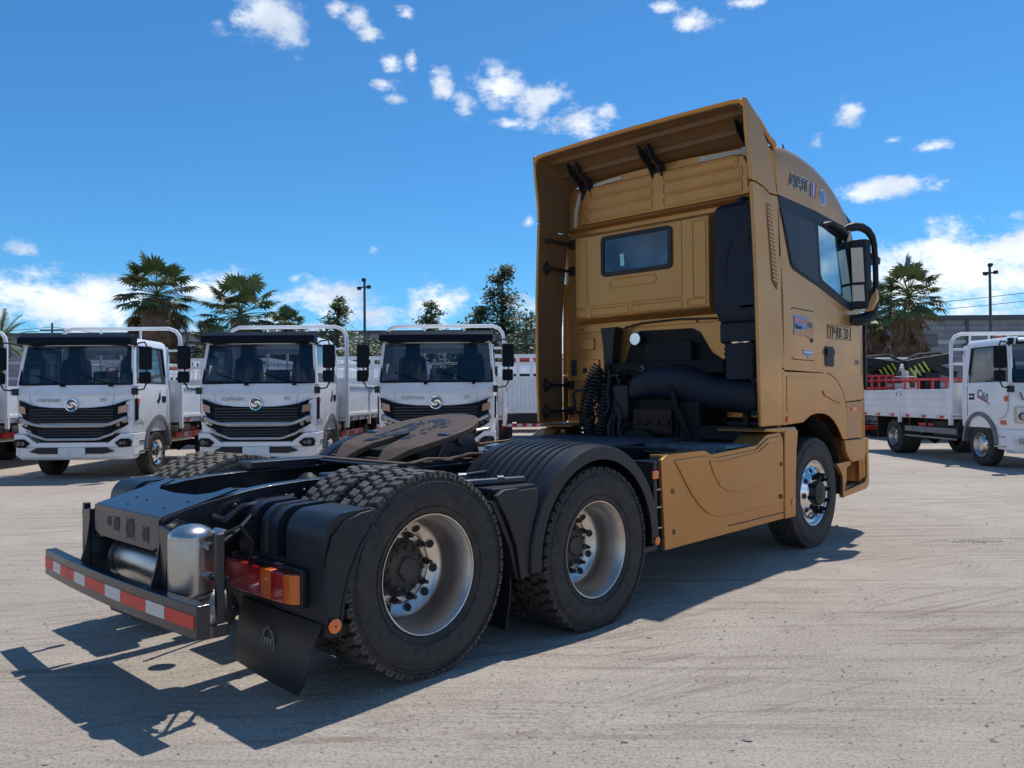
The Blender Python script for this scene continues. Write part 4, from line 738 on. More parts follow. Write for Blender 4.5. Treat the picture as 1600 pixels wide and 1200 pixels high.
for y in (.86, 0, -1.0):
    m = MB(); m.prism([(3.66, 3.765), (3.72, 3.765), (3.82, 3.66), (3.96, 3.64), (3.96, 3.50), (3.92, 3.50), (3.86, 3.58), (3.72, 3.66)], 'y', y-.06, y-.045, DARK); m.prism([(3.66, 3.765), (3.72, 3.765), (3.82, 3.66), (3.96, 3.64), (3.96, 3.50), (3.92, 3.50), (3.86, 3.58), (3.72, 3.66)], 'y', y+.045, y+.06, DARK)
    m.obox((3.79, y, 3.69), (.07, 0, -.04), (0, .05, 0), (.004, 0, .006), DARK); m.box(3.935, 3.96, y-.08, y+.08, 3.44, 3.60, DARK); m.build('deflector_bracket', T, bevel=.004)
# ------- rear wall
m = MB(); m.prism([(-1.10, 3.165), (1.10, 3.165), (1.09, 3.40), (1.02, 3.56), (.85, 3.60), (.3, 3.625), (-.3, 3.625), (-.85, 3.60), (-1.02, 3.56), (-1.09, 3.40)], 'x', 3.955, 4.0, GOLD); m.prism([(-1.17, 1.10), (1.17, 1.10), (1.17, 2.4), (1.12, 3.14), (-1.12, 3.14), (-1.17, 2.4)], 'x', 3.975, 4.02, GOLD)
rw = m.build('rear_wall', T, bevel=.008)
m = MB(); P_ = [(1.045, 3.16), (1.03, 3.36), (.975, 3.52), (.86, 3.575), (.45, 3.60)]
m.loft([[(3.955, y, z), (3.944, y, z), (3.944, y-.035, z-.03), (3.955, y-.035, z-.03)] for y, z in P_], SEALM); m.build('roof_seal', rw); m = MB(); m.loft([[(3.955, y, z), (3.944, y, z), (3.944, y, z-.045), (3.955, y, z-.045)] for y, z in ((-.45, 3.60), (-.86, 3.585), (-1.05, 3.56))], SEALM); m.build('roof_seal', rw)
m = MB(); m.prism([(-.955, 3.175), (.955, 3.175), (.925, 3.42), (.86, 3.53), (.80, 3.55), (-.80, 3.55), (-.90, 3.52), (-.945, 3.42)], 'x', 3.930, 3.956, GOLD); hi_ = m.build('upper_rear_panel', rw, bevel=.016, seg=3)
for (z0, z1) in ((3.445, 3.525), (3.325, 3.425), (3.205, 3.305)):
    for (y0, y1) in ((.06, .86 if z0 < 3.44 else .80), (-.88 if z0 < 3.44 else -.84, -.07)):
        m = MB(); pl_ = rrect(y0, y1, z0, z1, .02); m.tube([(3.9285, y, z) for y, z in pl_+pl_[:1]], .0065, GOLD, 6, cap=False); m.prism(rrect(y0+.02, y1-.02, z0+.02, z1-.02, .01), 'x', 3.927, 3.932, GOLD); m.build('pressed_rib', rw)
m = MB(); m.loft([[(3.955, y, 3.165), (3.915, y, 3.16), (3.905, y, 3.14), (3.93, y, 3.125), (3.98, y, 3.12)] for y in (1.08, .5, 0, -.5, -1.08)], GOLD); m.build('drip_rail', rw)
# bulged sleeper box
m = MB(); m.loft([[(3.985, y0, z0), (3.985, y1, z0), (3.985, y1, z1), (3.985, y0, z1)] if x > 3.98 else [(x, y0, z0), (x, y1, z0), (x, y1, z1), (x, y0, z1)] for x, y0, y1, z0, z1 in ((3.985, -.61, 1.0, 2.14, 3.08), (3.90, -.60, .985, 2.17, 3.06), (3.86, -.575, .96, 2.20, 3.04))], GOLD)
bk = m.build('sleeper_bulge', rw, bevel=.02, seg=3)
def recess(y0, y1, z0, z1, x, r_=.01, nm='pressed_rib', rad=.0065):
    m = MB(); pl_ = rrect(y0, y1, z0, z1, r_); m.tube([(x, y, z) for y, z in pl_+pl_[:1]], rad, GOLD, 6, cap=False); return m.build(nm, rw)
recess(-.30, .80, 2.315, 3.02, 3.8605, .02); recess(-.02, .52, 2.475, 2.56, 3.8595, .035); recess(-.55, -.42, 2.30, 3.0, 3.8605); recess(.83, .945, 2.30, 3.0, 3.8605)
recess(.30, .76, 2.215, 2.285, 3.8595); recess(-.30, .26, 2.215, 2.285, 3.8595); recess(.83, .945, 2.215, 2.285, 3.8595); recess(-.55, -.36, 2.225, 2.285, 3.8595)
m = MB(); o_ = rrect(-.205, .618, 2.595, 3.0, .05, 5); i_ = rrect(-.165, .578, 2.635, 2.96, .03, 5); m.loft([[(3.862, y, z) for y, z in o_], [(3.842, y, z) for y, z in o_], [(3.838, y, z) for y, z in i_], [(3.852, y, z) for y, z in i_]], DARK, cap=False); wf = m.build('rear_window', T)
m = MB(); m.prism(i_, 'x', 3.849, 3.853, GLASSW); m.build('window_pane', wf)
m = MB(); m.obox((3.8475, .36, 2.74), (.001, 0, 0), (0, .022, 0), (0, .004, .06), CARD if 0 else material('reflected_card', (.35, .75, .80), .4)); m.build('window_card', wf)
# lower wall details
m = MB()
for y0, z0, y1, z1 in ((1.06, 2.10, .50, 2.13), (.50, 2.13, -.62, 2.13)): m.obox((3.97, (y0+y1)/2, (z0+z1)/2-.02), (.012, 0, 0), (0, (y0-y1)/2, 0), (0, 0, .035), GOLD)
for y in (.95, .50, -.40): m.cyl((3.952, y, 2.09), (3.96, y, 2.09), .012, DARK, 10)
m.build('sill_flange', rw, bevel=.006)
for (y0, y1, z0, z1) in ((.80, .97, 1.88, 2.0), (.74, 1.06, 1.56, 1.78), (.70, 1.06, 1.20, 1.50)):
    m = MB(); m.prism(rrect(y0, y1, z0, z1, .02), 'x', 3.955, 3.976, GOLD); m.build('pressed_rib', rw, bevel=.008)
m = MB(); m.prism(rrect(1.03, 1.09, 1.62, 1.78, .01), 'x', 3.945, 3.957, DARK); m.cyl((3.95, .92, 1.67), (3.957, .92, 1.67), .03, DARK, 14); m.build('vent_flap', rw)
m = MB(); m.tube([(3.94, .95, 1.22), (3.84, .96, 1.25), (3.82, .97, 1.42), (3.82, .93, 1.46), (3.84, .78, 1.47), (3.9, .72, 1.46)], .016, DARK, 8); m.build('grab_handle', T)
# engine opening and machinery seen below the bunk
ENG = material('engine_black', (.006, .006, .007), .7, 0, (.012, .011, .010), 8, 1, spec=.3)
m = MB(); m.prism([(.50, 1.20), (.50, 1.62), (.42, 1.72), (.32, 1.98), (.24, 2.04), (-.34, 2.03), (-.42, 1.99), (-.54, 1.80), (-.66, 1.72), (-1.1, 1.70), (-1.1, 1.05), (.50, 1.05)], 'x', 3.955, 3.974, ENG); m.build('engine_cover', T, bevel=.008)
m = MB(); m.box(3.80, 3.93, -.75, .50, 1.60, 1.72, ENG); m.box(3.84, 3.93, -.4, .1, 1.72, 1.9, ENG); m.cyl((3.8, .3, 1.66), (3.78, .3, 1.66), .035, material('dull_red_casting', (.035, .006, .006), .7), 12); m.cyl((3.8, .1, 1.66), (3.78, .1, 1.66), .035, material('dull_grey_casting', (.10, .10, .11), .6), 12)
m.build('engine_bracket', T, bevel=.006)
m = MB(); m.lathe([(0, 0), (0, .066), (.05, .062), (.07, .03), (.075, 0)], (3.86, .225, 1.955), (1, 0, 0), DARK, 24); lw_ = m.build('work_lamp', T)
m = MB(); m.lathe([(-.003, 0), (-.003, .058), (.004, .060)], (3.858, .225, 1.955), (1, 0, 0), ALUP, 24); m.build('lamp_glass', lw_)
DR = bpy.data.materials['dull_red_casting']
m = MB(); m.box(3.7, 4.4, -.35, .35, .75, 1.45, ENG); m.cyl((3.55, 0, .85), (4.0, 0, .85), .25, ENG, 20); m.box(3.66, 3.70, -.30, .12, 1.05, 1.28, DR)
for k in range(4): m.cyl((3.64, -.25+k*.11, 1.16), (3.67, -.25+k*.11, 1.16), .03, DR, 10)
m.box(3.60, 4.0, -.62, -.42, 1.0, 1.35, ENG); m.box(3.6, 3.95, -1.05, -.62, 1.02, 1.14, ENG)
m.tube([(3.62, -.5, 1.02), (3.58, -.2, 1.0), (3.6, .1, 1.03), (3.64, .3, 1.0)], .02, DR, 8); m.tube([(3.6, -.35, 1.5), (3.55, -.42, 1.3), (3.58, -.5, 1.1), (3.6, -.55, .97)], .03, ENG, 8)
m.build('engine_block', T, bevel=.01)
m = MB(); m.box(3.88, 3.93, -1.15, -.72, 1.13, 1.17, DARK); m.box(3.85, 3.9, -.95, -.90, 1.06, 1.25, DARK); m.build('cab_latch', T, bevel=.004)
m = MB(); m.box(3.80, 3.94, -1.18, -.72, 1.02, 1.11, GOLD); m.box(3.9, 3.96, -1.18, -.72, 1.2, 1.28, GOLD); m.build('rear_cross_panel', T, bevel=.01)
# suspension / connector post with coiled air hoses
m = MB(); m.prism([(.60, 2.08), (.42, 2.08), (.44, 1.95), (.47, 1.6), (.46, 1.2), (.44, .95), (.56, .95), (.56, 1.2), (.555, 1.6), (.57, 1.9)], 'x', 3.80, 3.93, DARK); m.box(3.72, 3.82, .42, .58, 1.32, 1.52, NAVY); m.box(3.74, 3.80, .30, .42, 1.36, 1.44, STEEL if 0 else GREYB); m.cyl((3.70, .50, 1.50), (3.73, .50, 1.50), .025, STEEL, 12); m.cyl((3.70, .46, 1.40), (3.73, .46, 1.40), .035, GREYB, 12); m.build('hose_post', T, bevel=.006)
def coil(p0, p1, p2, r, turns, rad, mat):
    m = MB(); pts = []; n = turns*12
    for i in range(n+1):
        t = i/n; a, b, c = Vector(p0), Vector(p1), Vector(p2); p = a*(1-t)**2+b*2*t*(1-t)+c*t*t; d = ((b-a)*(1-t)+(c-b)*t).normalized(); u_ = d.orthogonal().normalized(); w_ = d.cross(u_); th_ = t*turns*2*PI
        pts.append(p+(u_*math.cos(th_)+w_*math.sin(th_))*r)
    m.tube(pts, rad, mat, 6); return m
for c_ in (((3.72, .56, 1.70), (3.66, .72, 1.45), (3.58, .62, 1.02), .055, 20), ((3.70, .50, 1.66), (3.62, .66, 1.3), (3.55, .55, .98), .05, 20), ((3.72, .44, 1.5), (3.62, .40, 1.25), (3.60, .48, .98), .05, 16)):
    coil(c_[0], c_[1], c_[2], c_[3], c_[4], .011, DARK).build('coiled_hose', T)
m = MB(); m.tube([(3.72, .40, 1.40), (3.65, .32, 1.28), (3.60, .36, 1.1), (3.60, .34, .96)], .02, DARK, 8); m.tube([(3.7, .30, 1.40), (3.6, .22, 1.2), (3.6, .24, 1.05), (3.62, .10, .95)], .022, DARK, 8); m.tube([(3.92, .38, 2.08), (3.93, .2, 2.11), (3.93, -.2, 2.12), (3.93, -.62, 2.10)], .009, DARK, 6); m.tube([(3.75, .40, 1.62), (3.72, .28, 1.68), (3.76, .1, 1.66)], .014, DARK, 6)
m.tube([(3.7, .44, 1.58), (3.66, .36, 1.60), (3.68, .28, 1.60)], .006, GREASE, 6); m.box(3.62, 3.75, .15, .30, 1.2, 1.5, DARK); m.build('hose_bundle', T)
m = MB(); rn_ = random.Random(4)
for k in range(16):
    y0 = rn_.uniform(.25, .68); p = Vector((rn_.uniform(3.66, 3.8), y0, rn_.uniform(1.35, 1.7))); pts = [p.copy()]
    for q in range(6): p = p+Vector((rn_.uniform(-.05, .03), rn_.uniform(-.07, .07), -(p.z-.98)/(6-q)*rn_.uniform(.7, 1.2))); pts.append(p.copy())
    m.tube(pts, rn_.choice((.008, .011, .015)), DARK, 6)
tag(m.build('air_lines', T), None, None, kind='stuff')
# intake snorkel and duct
m = MB(); m.loft([[(x0, y0, z), (x0, y1, z), (x1, y1, z), (x1, y0, z)] for z, x0, x1, y0, y1 in ((2.02, 3.66, 3.92, -1.13, -.80), (2.10, 3.64, 3.93, -1.14, -.77), (2.18, 3.64, 3.93, -1.14, -.745), (2.9, 3.65, 3.93, -1.13, -.745), (3.02, 3.66, 3.93, -1.13, -.75), (3.06, 3.70, 3.93, -1.13, -.79))], NAVY)
m.loft([[(x0, y0, z), (x0, y1, z), (x1, y1, z), (x1, y0, z)] for z, x0, x1, y0, y1 in ((1.85, 3.67, 3.92, -1.13, -.785), (2.03, 3.67, 3.92, -1.13, -.785))], NAVY); m.lathe([(0, .0), (0, .05), (.06, .04), (.065, 0)], (3.80, -.95, 3.06), (0, 0, 1), NAVY, 12)
sn = m.build('intake_snorkel', T, bevel=.02, seg=3)
m = MB(); m.tube([(3.648, -.86, 2.20), (3.648, -.862, 2.5), (3.648, -.88, 2.62), (3.648, -.92, 2.72)], .012, NAVY, 8); m.box(3.64, 3.66, -1.14, -1.0, 2.14, 2.16, NAVY); m.build('snorkel_rib', sn)
m = MB(); rg = []
for k in range(15):
    z = 1.85-k*.0225; e = .012 if k % 2 else 0; rg.append([(3.665+e+(.125-e)*(1+math.copysign(abs(math.cos(t))**.55, math.cos(t))), -.962+(.168-e)*math.copysign(abs(math.sin(t))**.55, math.sin(t)), z) for t in [i*PI/12 for i in range(24)]])
m.loft(rg, NAVY); bl = m.build('bellows', sn, angle=60)
m = MB(); m.lathe([(0, .152), (.012, .154), (.012, .150)], (3.79, -.97, 1.845), (0, 0, 1), CHROME, 28)
for v in range(len(m.v)): m.v[v] = (3.79+(m.v[v][0]-3.79)*.9, m.v[v][1], m.v[v][2])
m.build('hose_clamp', sn)
m = MB(); rg = []
for y, zc, h_, x0, x1 in ((-1.17, 1.36, .13, 3.70, 3.95), (-1.10, 1.38, .15, 3.64, 3.95), (-.85, 1.40, .145, 3.63, 3.94), (-.70, 1.42, .145, 3.62, 3.93), (-.55, 1.46, .16, 3.60, 3.92), (-.40, 1.51, .165, 3.58, 3.90), (-.25, 1.53, .16, 3.58, 3.90), (-.08, 1.52, .15, 3.58, 3.9), (.08, 1.49, .13, 3.6, 3.9), (.17, 1.45, .10, 3.64, 3.88)):
    rg.append([((x0+x1)/2-(x1-x0)/2*math.copysign(abs(math.cos(t))**.6, math.cos(t)), y, zc+h_*math.copysign(abs(math.sin(t))**.6, math.sin(t))) for t in [i*PI/10 for i in range(20)]])
m.loft(rg, NAVY); m.build('air_duct', T, angle=60)
# aerial and roof bits
m = MB(); m.tube([(4.62, -.95, 3.62), (4.64, -.95, 3.70), (4.60, -.95, 3.76)], [.018, .012, .005], DARK, 8); m.box(4.58, 4.68, -.97, -.93, 3.625, 3.65, DARK); m.build('aerial', T)
# ------- lettering
def side_m(x, z, off=.012, tilt_=0.): return Matrix.Translation((x, -(cy(x, z)+off), z)) @ Matrix.Rotation(PI/2-tilt_, 4, 'X')
m = MB()
for a, b_ in (((4.925, 2.062), (5.49, 2.062)), ((5.49, 2.062), (5.49, 1.935)), ((5.49, 1.935), (4.925, 1.935)), ((4.925, 1.935), (4.925, 2.062))):
    m.tube([(a[0], -1.2225, a[1]), (b_[0], -1.2225, b_[1])], .0035, INK, 4)
m.build('plate_outline', T)
text('door_lettering', 'TP·RK·20', .155, INK, T, side_m(4.955, 1.945, .003), sx=.80, ext=.001, font_off=0)
DB = material('dark_blue_decal', (.02, .035, .09), .35); 
text('roof_lettering', 'AMT', .165, SILV, T, side_m(4.24, 3.265, .004, -.04), sx=1.2, ext=.001, font_off=.008)
text('roof_lettering', 'AMT', .165, DB, T, side_m(4.24, 3.265, .008, -.04), sx=1.2, ext=.001, font_off=0)
for k, mt in enumerate((BLUED, SILV, RREF)):
    m = MB(); x = 4.68+k*.045; m.add([(x+dx, -(cy(x, z)+.0075), z) for dx, z in ((0, 3.245), (.028, 3.24), (.062, 3.375), (.034, 3.38))], [(0, 1, 2, 3)], mt); m.build('roof_stripe', T)
m = MB(); m.lathe([(0, 0), (0, .078), (.004, .078), (.004, .066)], (4.97, -(cy(4.97, 3.28)+.001), 3.28), (0, -1, 0), SILV, 28); m.lathe([(.005, 0), (.005, .06), (.006, .0)], (4.97, -(cy(4.97, 3.28)+.001), 3.28), (0, -1, 0), BLUED, 28); m.build('round_badge', T)
text('badge_digits', '12', .07, SILV, T, side_m(4.935, 3.255, .009), ext=.001)
# sticker of a small truck against a blue sky
PINK = material('pink_decal', (.45, .18, .22), .4); ORD = material('orange_decal', (.60, .27, .12), .4)
m = MB(); y = -1.2235
m.prism(rrect(4.19, 4.50, 1.93, 2.10, .008), 'y', y, y+.003, BLUED); m.prism([(4.19, 1.93), (4.44, 1.93), (4.44, 1.985), (4.19, 1.975)], 'y', y-.002, y, ORD); m.prism([(4.20, 2.03), (4.30, 2.04), (4.44, 2.02), (4.44, 2.075), (4.20, 2.085)], 'y', y-.002, y, PINK)
m.prism([(4.43, 1.93), (4.56, 1.90), (4.60, 1.96), (4.585, 2.08), (4.44, 2.09)], 'y', y-.003, y, ORD); m.prism([(4.46, 2.01), (4.57, 2.0), (4.565, 2.05), (4.46, 2.06)], 'y', y-.005, y-.003, DB); m.cyl((4.56, y, 1.895), (4.56, y-.006, 1.895), .022, INK, 12); m.build('truck_sticker', T)
text('sticker_lettering', 'Master', .055, INK, T, side_m(4.205, 1.985, .007), ext=.001)
m = MB(); m.prism([(4.36, 1.80), (4.58, 1.80), (4.58, 1.765), (4.50, 1.755), (4.47, 1.73), (4.44, 1.755), (4.36, 1.765)], 'y', -1.2225, -1.219, BLUED); m.prism(rrect(4.37, 4.57, 1.775, 1.79, .004), 'y', -1.2245, -1.2225, SILV); m.build('small_badge', T)
text('model_lettering', '560', .075, GREYB, T, side_m(5.60, 1.70, .005), ext=.001)


# ------------------------------------------------------------------ white flatbed trucks (own axes: x forward with the front at 0, y left, z up)
BLK = material('grille_black', (.005, .007, .013), .5, 0, (.006, .009, .016), 6, 1, spec=.12)
SLAT = material('grille_slat', (.035, .038, .045), .45)
TINT = glass('side_tint', (.10, .13, .16), refl=0.)
TRIM = material('pale_trim', (.62, .60, .56), .35, .3)
MARK = material('marker_orange', (.75, .16, .05), .4); YREF = material('yellow_reflective', (.75, .42, .05), .4); PLATEW = material('blank_plate_white', (.78, .79, .80), .4)
def mirror_y(poly): return [(-y, z) for y, z in poly]
def shifted(l, dz): return [(a, b+dz) for a, b in l]
def light_truck(name, label, kind, group):
    t = thing(name, label, 'truck', (0, 0, 0), 0, group)
    captain = kind == 'row'
    H = 2.46
    # lower body
    m = MB()
    def plan(w, xf, xb=-1.72, bow_=.05): return [(xb, -w), (-.32, -w), (-.12, -w+.03), (-.03+xf-bow_, -w+.14), (xf-.01, -w*.5), (xf, 0), (xf-.01, w*.5), (-.03+xf-bow_, w-.14), (-.12, w-.03), (-.32, w), (xb, w)]
    lv = [(.74, 1.02, -.02), (.95, 1.04, 0), (1.25, 1.045, 0), (1.50, 1.04, -.03), (1.60, 1.03, -.07)]
    m.loft([[(x, y, z) for x, y in plan(w, xf)] for z, w, xf in lv], WHITE); body = m.build('cab_body', t, bevel=.012, angle=40)
    m = MB(); m.loft([[(x, y, z) for x, y in plan(w, xf, xb)] for z, w, xf, xb in ((2.30, .965, -.20, -1.66), (2.40, .95, -.24, -1.64), (2.45, .90, -.34, -1.6))], WHITE); m.build('roof', t, bevel=.02, angle=50)
    for s in (-1, 1):
        m = MB()
        m.loft([[(x0, s*y, z), (x0-.07, s*(y+.012), z), (x0-.07, s*(y-.045), z), (x0-.01, s*(y-.05), z)] for x0, y, z in ((-.12, 1.03, 1.58), (-.17, 1.0, 1.95), (-.25, .965, 2.32))], WHITE)
        m.loft([[(-1.50, s*y, z), (-1.70+dx, s*y, z), (-1.70+dx, s*(y-.05), z), (-1.50, s*(y-.05), z)] for y, z, dx in ((1.03, 1.58, 0), (1.0, 1.95, .0), (.965, 2.32, .05))], WHITE)
        m.loft([[(-.10, s*1.035, 1.58), (-1.5, s*1.035, 1.40+.18), (-1.5, s*1.0, 1.58), (-.10, s*1.0, 1.58)], [(-.26, s*1.03, 1.62), (-1.5, s*1.03, 1.62), (-1.5, s*1.0, 1.62), (-.26, s*1.0, 1.62)]], WHITE)
        m.build('pillar_frame', t, bevel=.006)
        m = MB(); m.add([(-.22, s*1.008, 1.60), (-.34, s*.955, 2.29), (-1.46, s*.955, 2.29), (-1.52, s*1.008, 1.60)], [(0, 1, 2, 3)], TINT); m.tube([(-.21, s*1.02, 1.61), (-.33, s*.968, 2.29), (-1.45, s*.968, 2.29), (-1.52, s*1.02, 1.61), (-.21, s*1.02, 1.61)], .013, DARK, 4); m.build('door_window', t)
        m = MB(); m.tube([(-.17, s*1.043, 1.56), (-.19, s*1.048, 1.1), (-.30, s*1.046, .96), (-.5, s*1.046, .93)], .004, DARK, 4); m.build('door_seam', body); m = MB(); m.tube([(-1.50, s*1.043, 1.56), (-1.50, s*1.048, .95)], .004, DARK, 4); m.build('door_seam', body)
        m = MB(); m.box(-1.44, -1.26, s*1.04, s*1.052, 1.28, 1.40, DARK); m.box(-1.42, -1.28, s*1.05, s*1.062, 1.33, 1.36, BLK if captain else WHITE); m.build('door_handle', body, bevel=.004)
        if captain:
            m = MB(); m.prism([(-1.02, 1.30), (-1.10, 1.36), (-1.18, 1.50), (-1.20, 1.35), (-1.12, 1.25)], 'y', s*1.035, s*1.049, DARK); m.build('door_sticker', body)
        m = MB(); m.box(-.30, -.22, s*1.035, s*1.055, 1.25, 1.35, MARK); m.build('side_marker', body, bevel=.006)
        # skirt, arch and step
        m = MB(); m.prism([(-.10, .74), (-.10, .36), (-.55, .36), (-.58, .55), (-.66, .74)], 'y', s*.98, s*1.03, WHITE); m.build('step_panel', t, bevel=.01); m = MB(); m.box(-.62, -.30, s*.96, s*1.06, .40, .43, STEEL); m.build('step', t, bevel=.006); m = MB(); m.box(-.64, -.30, s*.96, s*1.05, .58, .61, STEEL); m.build('step', t, bevel=.006); m = MB(); m.prism([(-1.55, .74), (-1.72, .74), (-1.72, .55), (-1.6, .55)], 'y', s*.90, s*1.03, BLK)
        m.build('splash_guard', t, bevel=.01)
        m = MB(); m.loft([[(-1.10+.50*math.cos(R(a)), s*1.07, .45+.52*math.sin(R(a))), (-1.10+.58*math.cos(R(a)), s*1.06, .45+.60*math.sin(R(a))), (-1.10+.58*math.cos(R(a)), s*.7, .45+.60*math.sin(R(a))), (-1.10+.50*math.cos(R(a)), s*.7, .45+.52*math.sin(R(a)))] for a in range(0, 181, 12)], GREYB); m.build('wheel_arch', t)
        # mirror pair on arms
        m = MB(); yy_ = s*1.27; m.tube([(-.22, s*.98, 2.28), (-.14, s*1.10, 2.34), (-.06, s*1.24, 2.35), (-.05, yy_, 2.28)], .014, DARK, 6); m.tube([(-.05, yy_, 1.62), (-.06, s*1.22, 1.52), (-.12, s*1.06, 1.50)], .014, DARK, 6); m.box(-.16, -.06, s*1.0, s*1.08, 1.42, 1.54, DARK); m.tube([(-.05, yy_, 2.30), (-.05, yy_, 1.60)], .014, DARK, 6); ma_ = m.build('mirror_arm', t)
        m = MB(); m.box(-.08, .02, yy_-.11, yy_+.10, 1.86, 2.27, BLK); m.build('mirror_head', ma_, bevel=.03, seg=3)
        m = MB(); m.box(-.08, .02, yy_-.11, yy_+.08, 1.62, 1.82, BLK); m.build('mirror_head', ma_, bevel=.03, seg=3)
    # windscreen
    ws = lambda y, z: (-.085-(z-1.6)*.20-.05*(y/1.0)**2-.0)
    m = MB(); ys3 = [-.985, -.8, -.5, 0, .5, .8, .985]
    m.loft([[(ws(y, z), y*(1-(z-1.6)*.045), z) for y in ys3] for z in (1.60, 1.95, 2.34)], GLASS, closed=False); m.build('windscreen', t)
    m = MB(); pp = [(ws(y, z)+.008, y*(1-(z-1.6)*.045), z) for y, z in [(a, 1.612) for a in ys3]+[(.985, 1.95), (.985, 2.33)]+[(a, 2.33) for a in ys3[::-1]]+[(-.985, 1.95), (-.985, 1.612)]]
    m.tube(pp, .017, BLK, 5); m.build('windscreen_seal', t)
    m = MB()
    if captain: m.loft([[(-.30, y, 2.30), (-.02-.03*y*y, y, 2.33), (-.04-.03*y*y, y, 2.44), (-.20, y, 2.51), (-.32, y, 2.50)] for y in (-1.0, -.98, -.5, 0, .5, .98, 1.0)], BLK)
    else: m.loft([[(-.26, y, 2.33), (-.20, y, 2.33), (-.22, y, 2.36), (-.27, y, 2.36)] for y in (-.9, 0, .9)], BLK)
    m.build('sun_visor', t, bevel=.012)
    for y0, y1 in ((-.72, -.18), (.12, .66)):
        m = MB(); m.tube([(ws(y1, 1.60)+.03, y1, 1.60), (ws(y0, 1.74)+.025, y0+.22, 1.70), (ws(y0, 1.80)+.025, y0-.02, 1.78)], .010, BLK, 5); m.box(-.06, .0, y1-.03, y1+.03, 1.565, 1.60, BLK); m.build('wiper', t)
    # rear wall with window, interior
    m = MB(); m.box(-1.72, -1.68, -1.0, 1.0, 1.55, 1.78, WHITE); m.box(-1.72, -1.68, -1.0, -.75, 1.78, 2.2, WHITE); m.box(-1.72, -1.68, .75, 1.0, 1.78, 2.2, WHITE); m.box(-1.72, -1.68, -.98, .98, 2.2, 2.36, WHITE); m.build('cab_back', t)
    m = MB(); m.box(-1.60, -.18, -.99, .99, 1.50, 1.56, INTER)
    m.loft([[(-.14, y, 1.5), (-.16, y, 1.62), (-.40, y, 1.66), (-.55, y, 1.60), (-.55, y, 1.5)] for y in (-.96, -.3, .3, .96)], INTER); m.build('dashboard', t)
    for y in (-.55, .55):
        m = MB(); m.loft([[(-1.15, y-w, z), (-1.12, y+w, z), (-1.30, y+w, z), (-1.30, y-w, z)] for z, w in ((1.5, .26), (1.8, .27), (2.08, .24), (2.12, .14), (2.30, .13), (2.33, .08))], SEAT); m.build('seat', t, bevel=.03)
    m = MB(); m.box(-1.3, -1.15, -.22, .22, 1.5, 1.88, SEAT); m.build('seat', t, bevel=.03)
    m = MB(); m.tube([(-.55+.16*math.cos(R(a))*.5, .55+.2*math.sin(R(a)), 1.70+.16*math.cos(R(a))) for a in range(0, 361, 30)], .016, DARK, 6); m.build('steering_wheel', t)
    m = MB(); y_ = -.80 if captain else .6; m.add([(ws(y_, 1.66)-.01, y_-.09, 1.66), (ws(y_, 1.66)-.01, y_+.09, 1.66), (ws(y_, 1.9)-.01, y_+.09, 1.93), (ws(y_, 1.9)-.01, y_-.09, 1.93)], [(0, 1, 2, 3)], CARD); m.build('windscreen_card', t)
    fx = .012
    if captain:
        # grilles, trims, lamps
        up_ = [(-.74, .96), (-.66, .93), (.66, .93), (.74, .96), (.78, 1.26), (.60, 1.225), (.35, 1.20), (0, 1.19), (-.35, 1.20), (-.60, 1.225), (-.78, 1.26)]
        m = MB(); m.prism(up_, 'x', -.06, fx, BLK); gr_ = m.build('upper_grille', t, bevel=.006)
        for k in range(5): m = MB(); m.box(fx, fx+.010, -.72, .72, .955+k*.05, .97+k*.05, SLAT); m.build('grille_slat', gr_)
        m = MB(); m.prism([(-.74, .86), (-.70, .885), (-.52, .85), (.52, .85), (.70, .885), (.74, .86), (.70, .76), (.52, .69), (.40, .665), (-.40, .665), (-.52, .69), (-.70, .76)], 'x', -.06, fx-.004, BLK); gr_ = m.build('lower_grille', t, bevel=.006)
        for k in range(3): m = MB(); m.box(fx-.004, fx+.007, -.58, .58, .705+k*.045, .718+k*.045, SLAT); m.build('grille_slat', gr_)
        m = MB(); m.tube([(-.05, -.94, 1.03), (.01, -.80, .965), (.022, -.68, .915), (.028, -.55, .89), (.03, 0, .888), (.028, .55, .89), (.022, .68, .915), (.01, .80, .965), (-.05, .94, 1.03)], .028, TRIM, 8); m.build('chrome_trim', t)
        m = MB(); m.tube([(-.02, -.80, .80), (.015, -.70, .735), (.022, -.48, .655), (.024, -.40, .645), (.024, .40, .645), (.022, .48, .655), (.015, .70, .735), (-.02, .80, .80)], .022, TRIM, 8); m.build('chrome_trim', t)
        for s in (-1, 1):
            m = MB(); pl_ = [(.73, .93), (.68, .78), (.86, .85), (1.04, .97), (1.05, 1.36), (.92, 1.32), (.76, 1.262)]
            m.loft([[(xx+(-.03 if y < .8 else -.06 if y < 1.0 else -.22), s*y, z) for y, z in pl_] for xx in (-.05, .035)], BLK); hl = m.build('headlight', t, bevel=.01)
            l = MB(); l.loft([[(xx+(-.03 if y < .85 else -.07), s*y, z) for y, z in ((.80, 1.09), (.94, 1.12), (.95, 1.25), (.81, 1.21))] for xx in (.03, .045)], material('lamp_pale_amber', (.48, .33, .26), .15, .3) if s < 0 and 'lamp_pale_amber' not in bpy.data.materials else bpy.data.materials['lamp_pale_amber']); l.build('turn_lamp', hl)
            l = MB(); l.lathe([(0, 0), (0, .06), (.012, .062), (.016, .05)], (-.012, s*.90, .985), (1, 0, 0), LENS, 18); l.lathe([(0, 0), (0, .035), (.01, .036)], (-.0, s*.80, .90), (1, 0, 0), LENS, 14); l.build('headlamp_glass', hl)
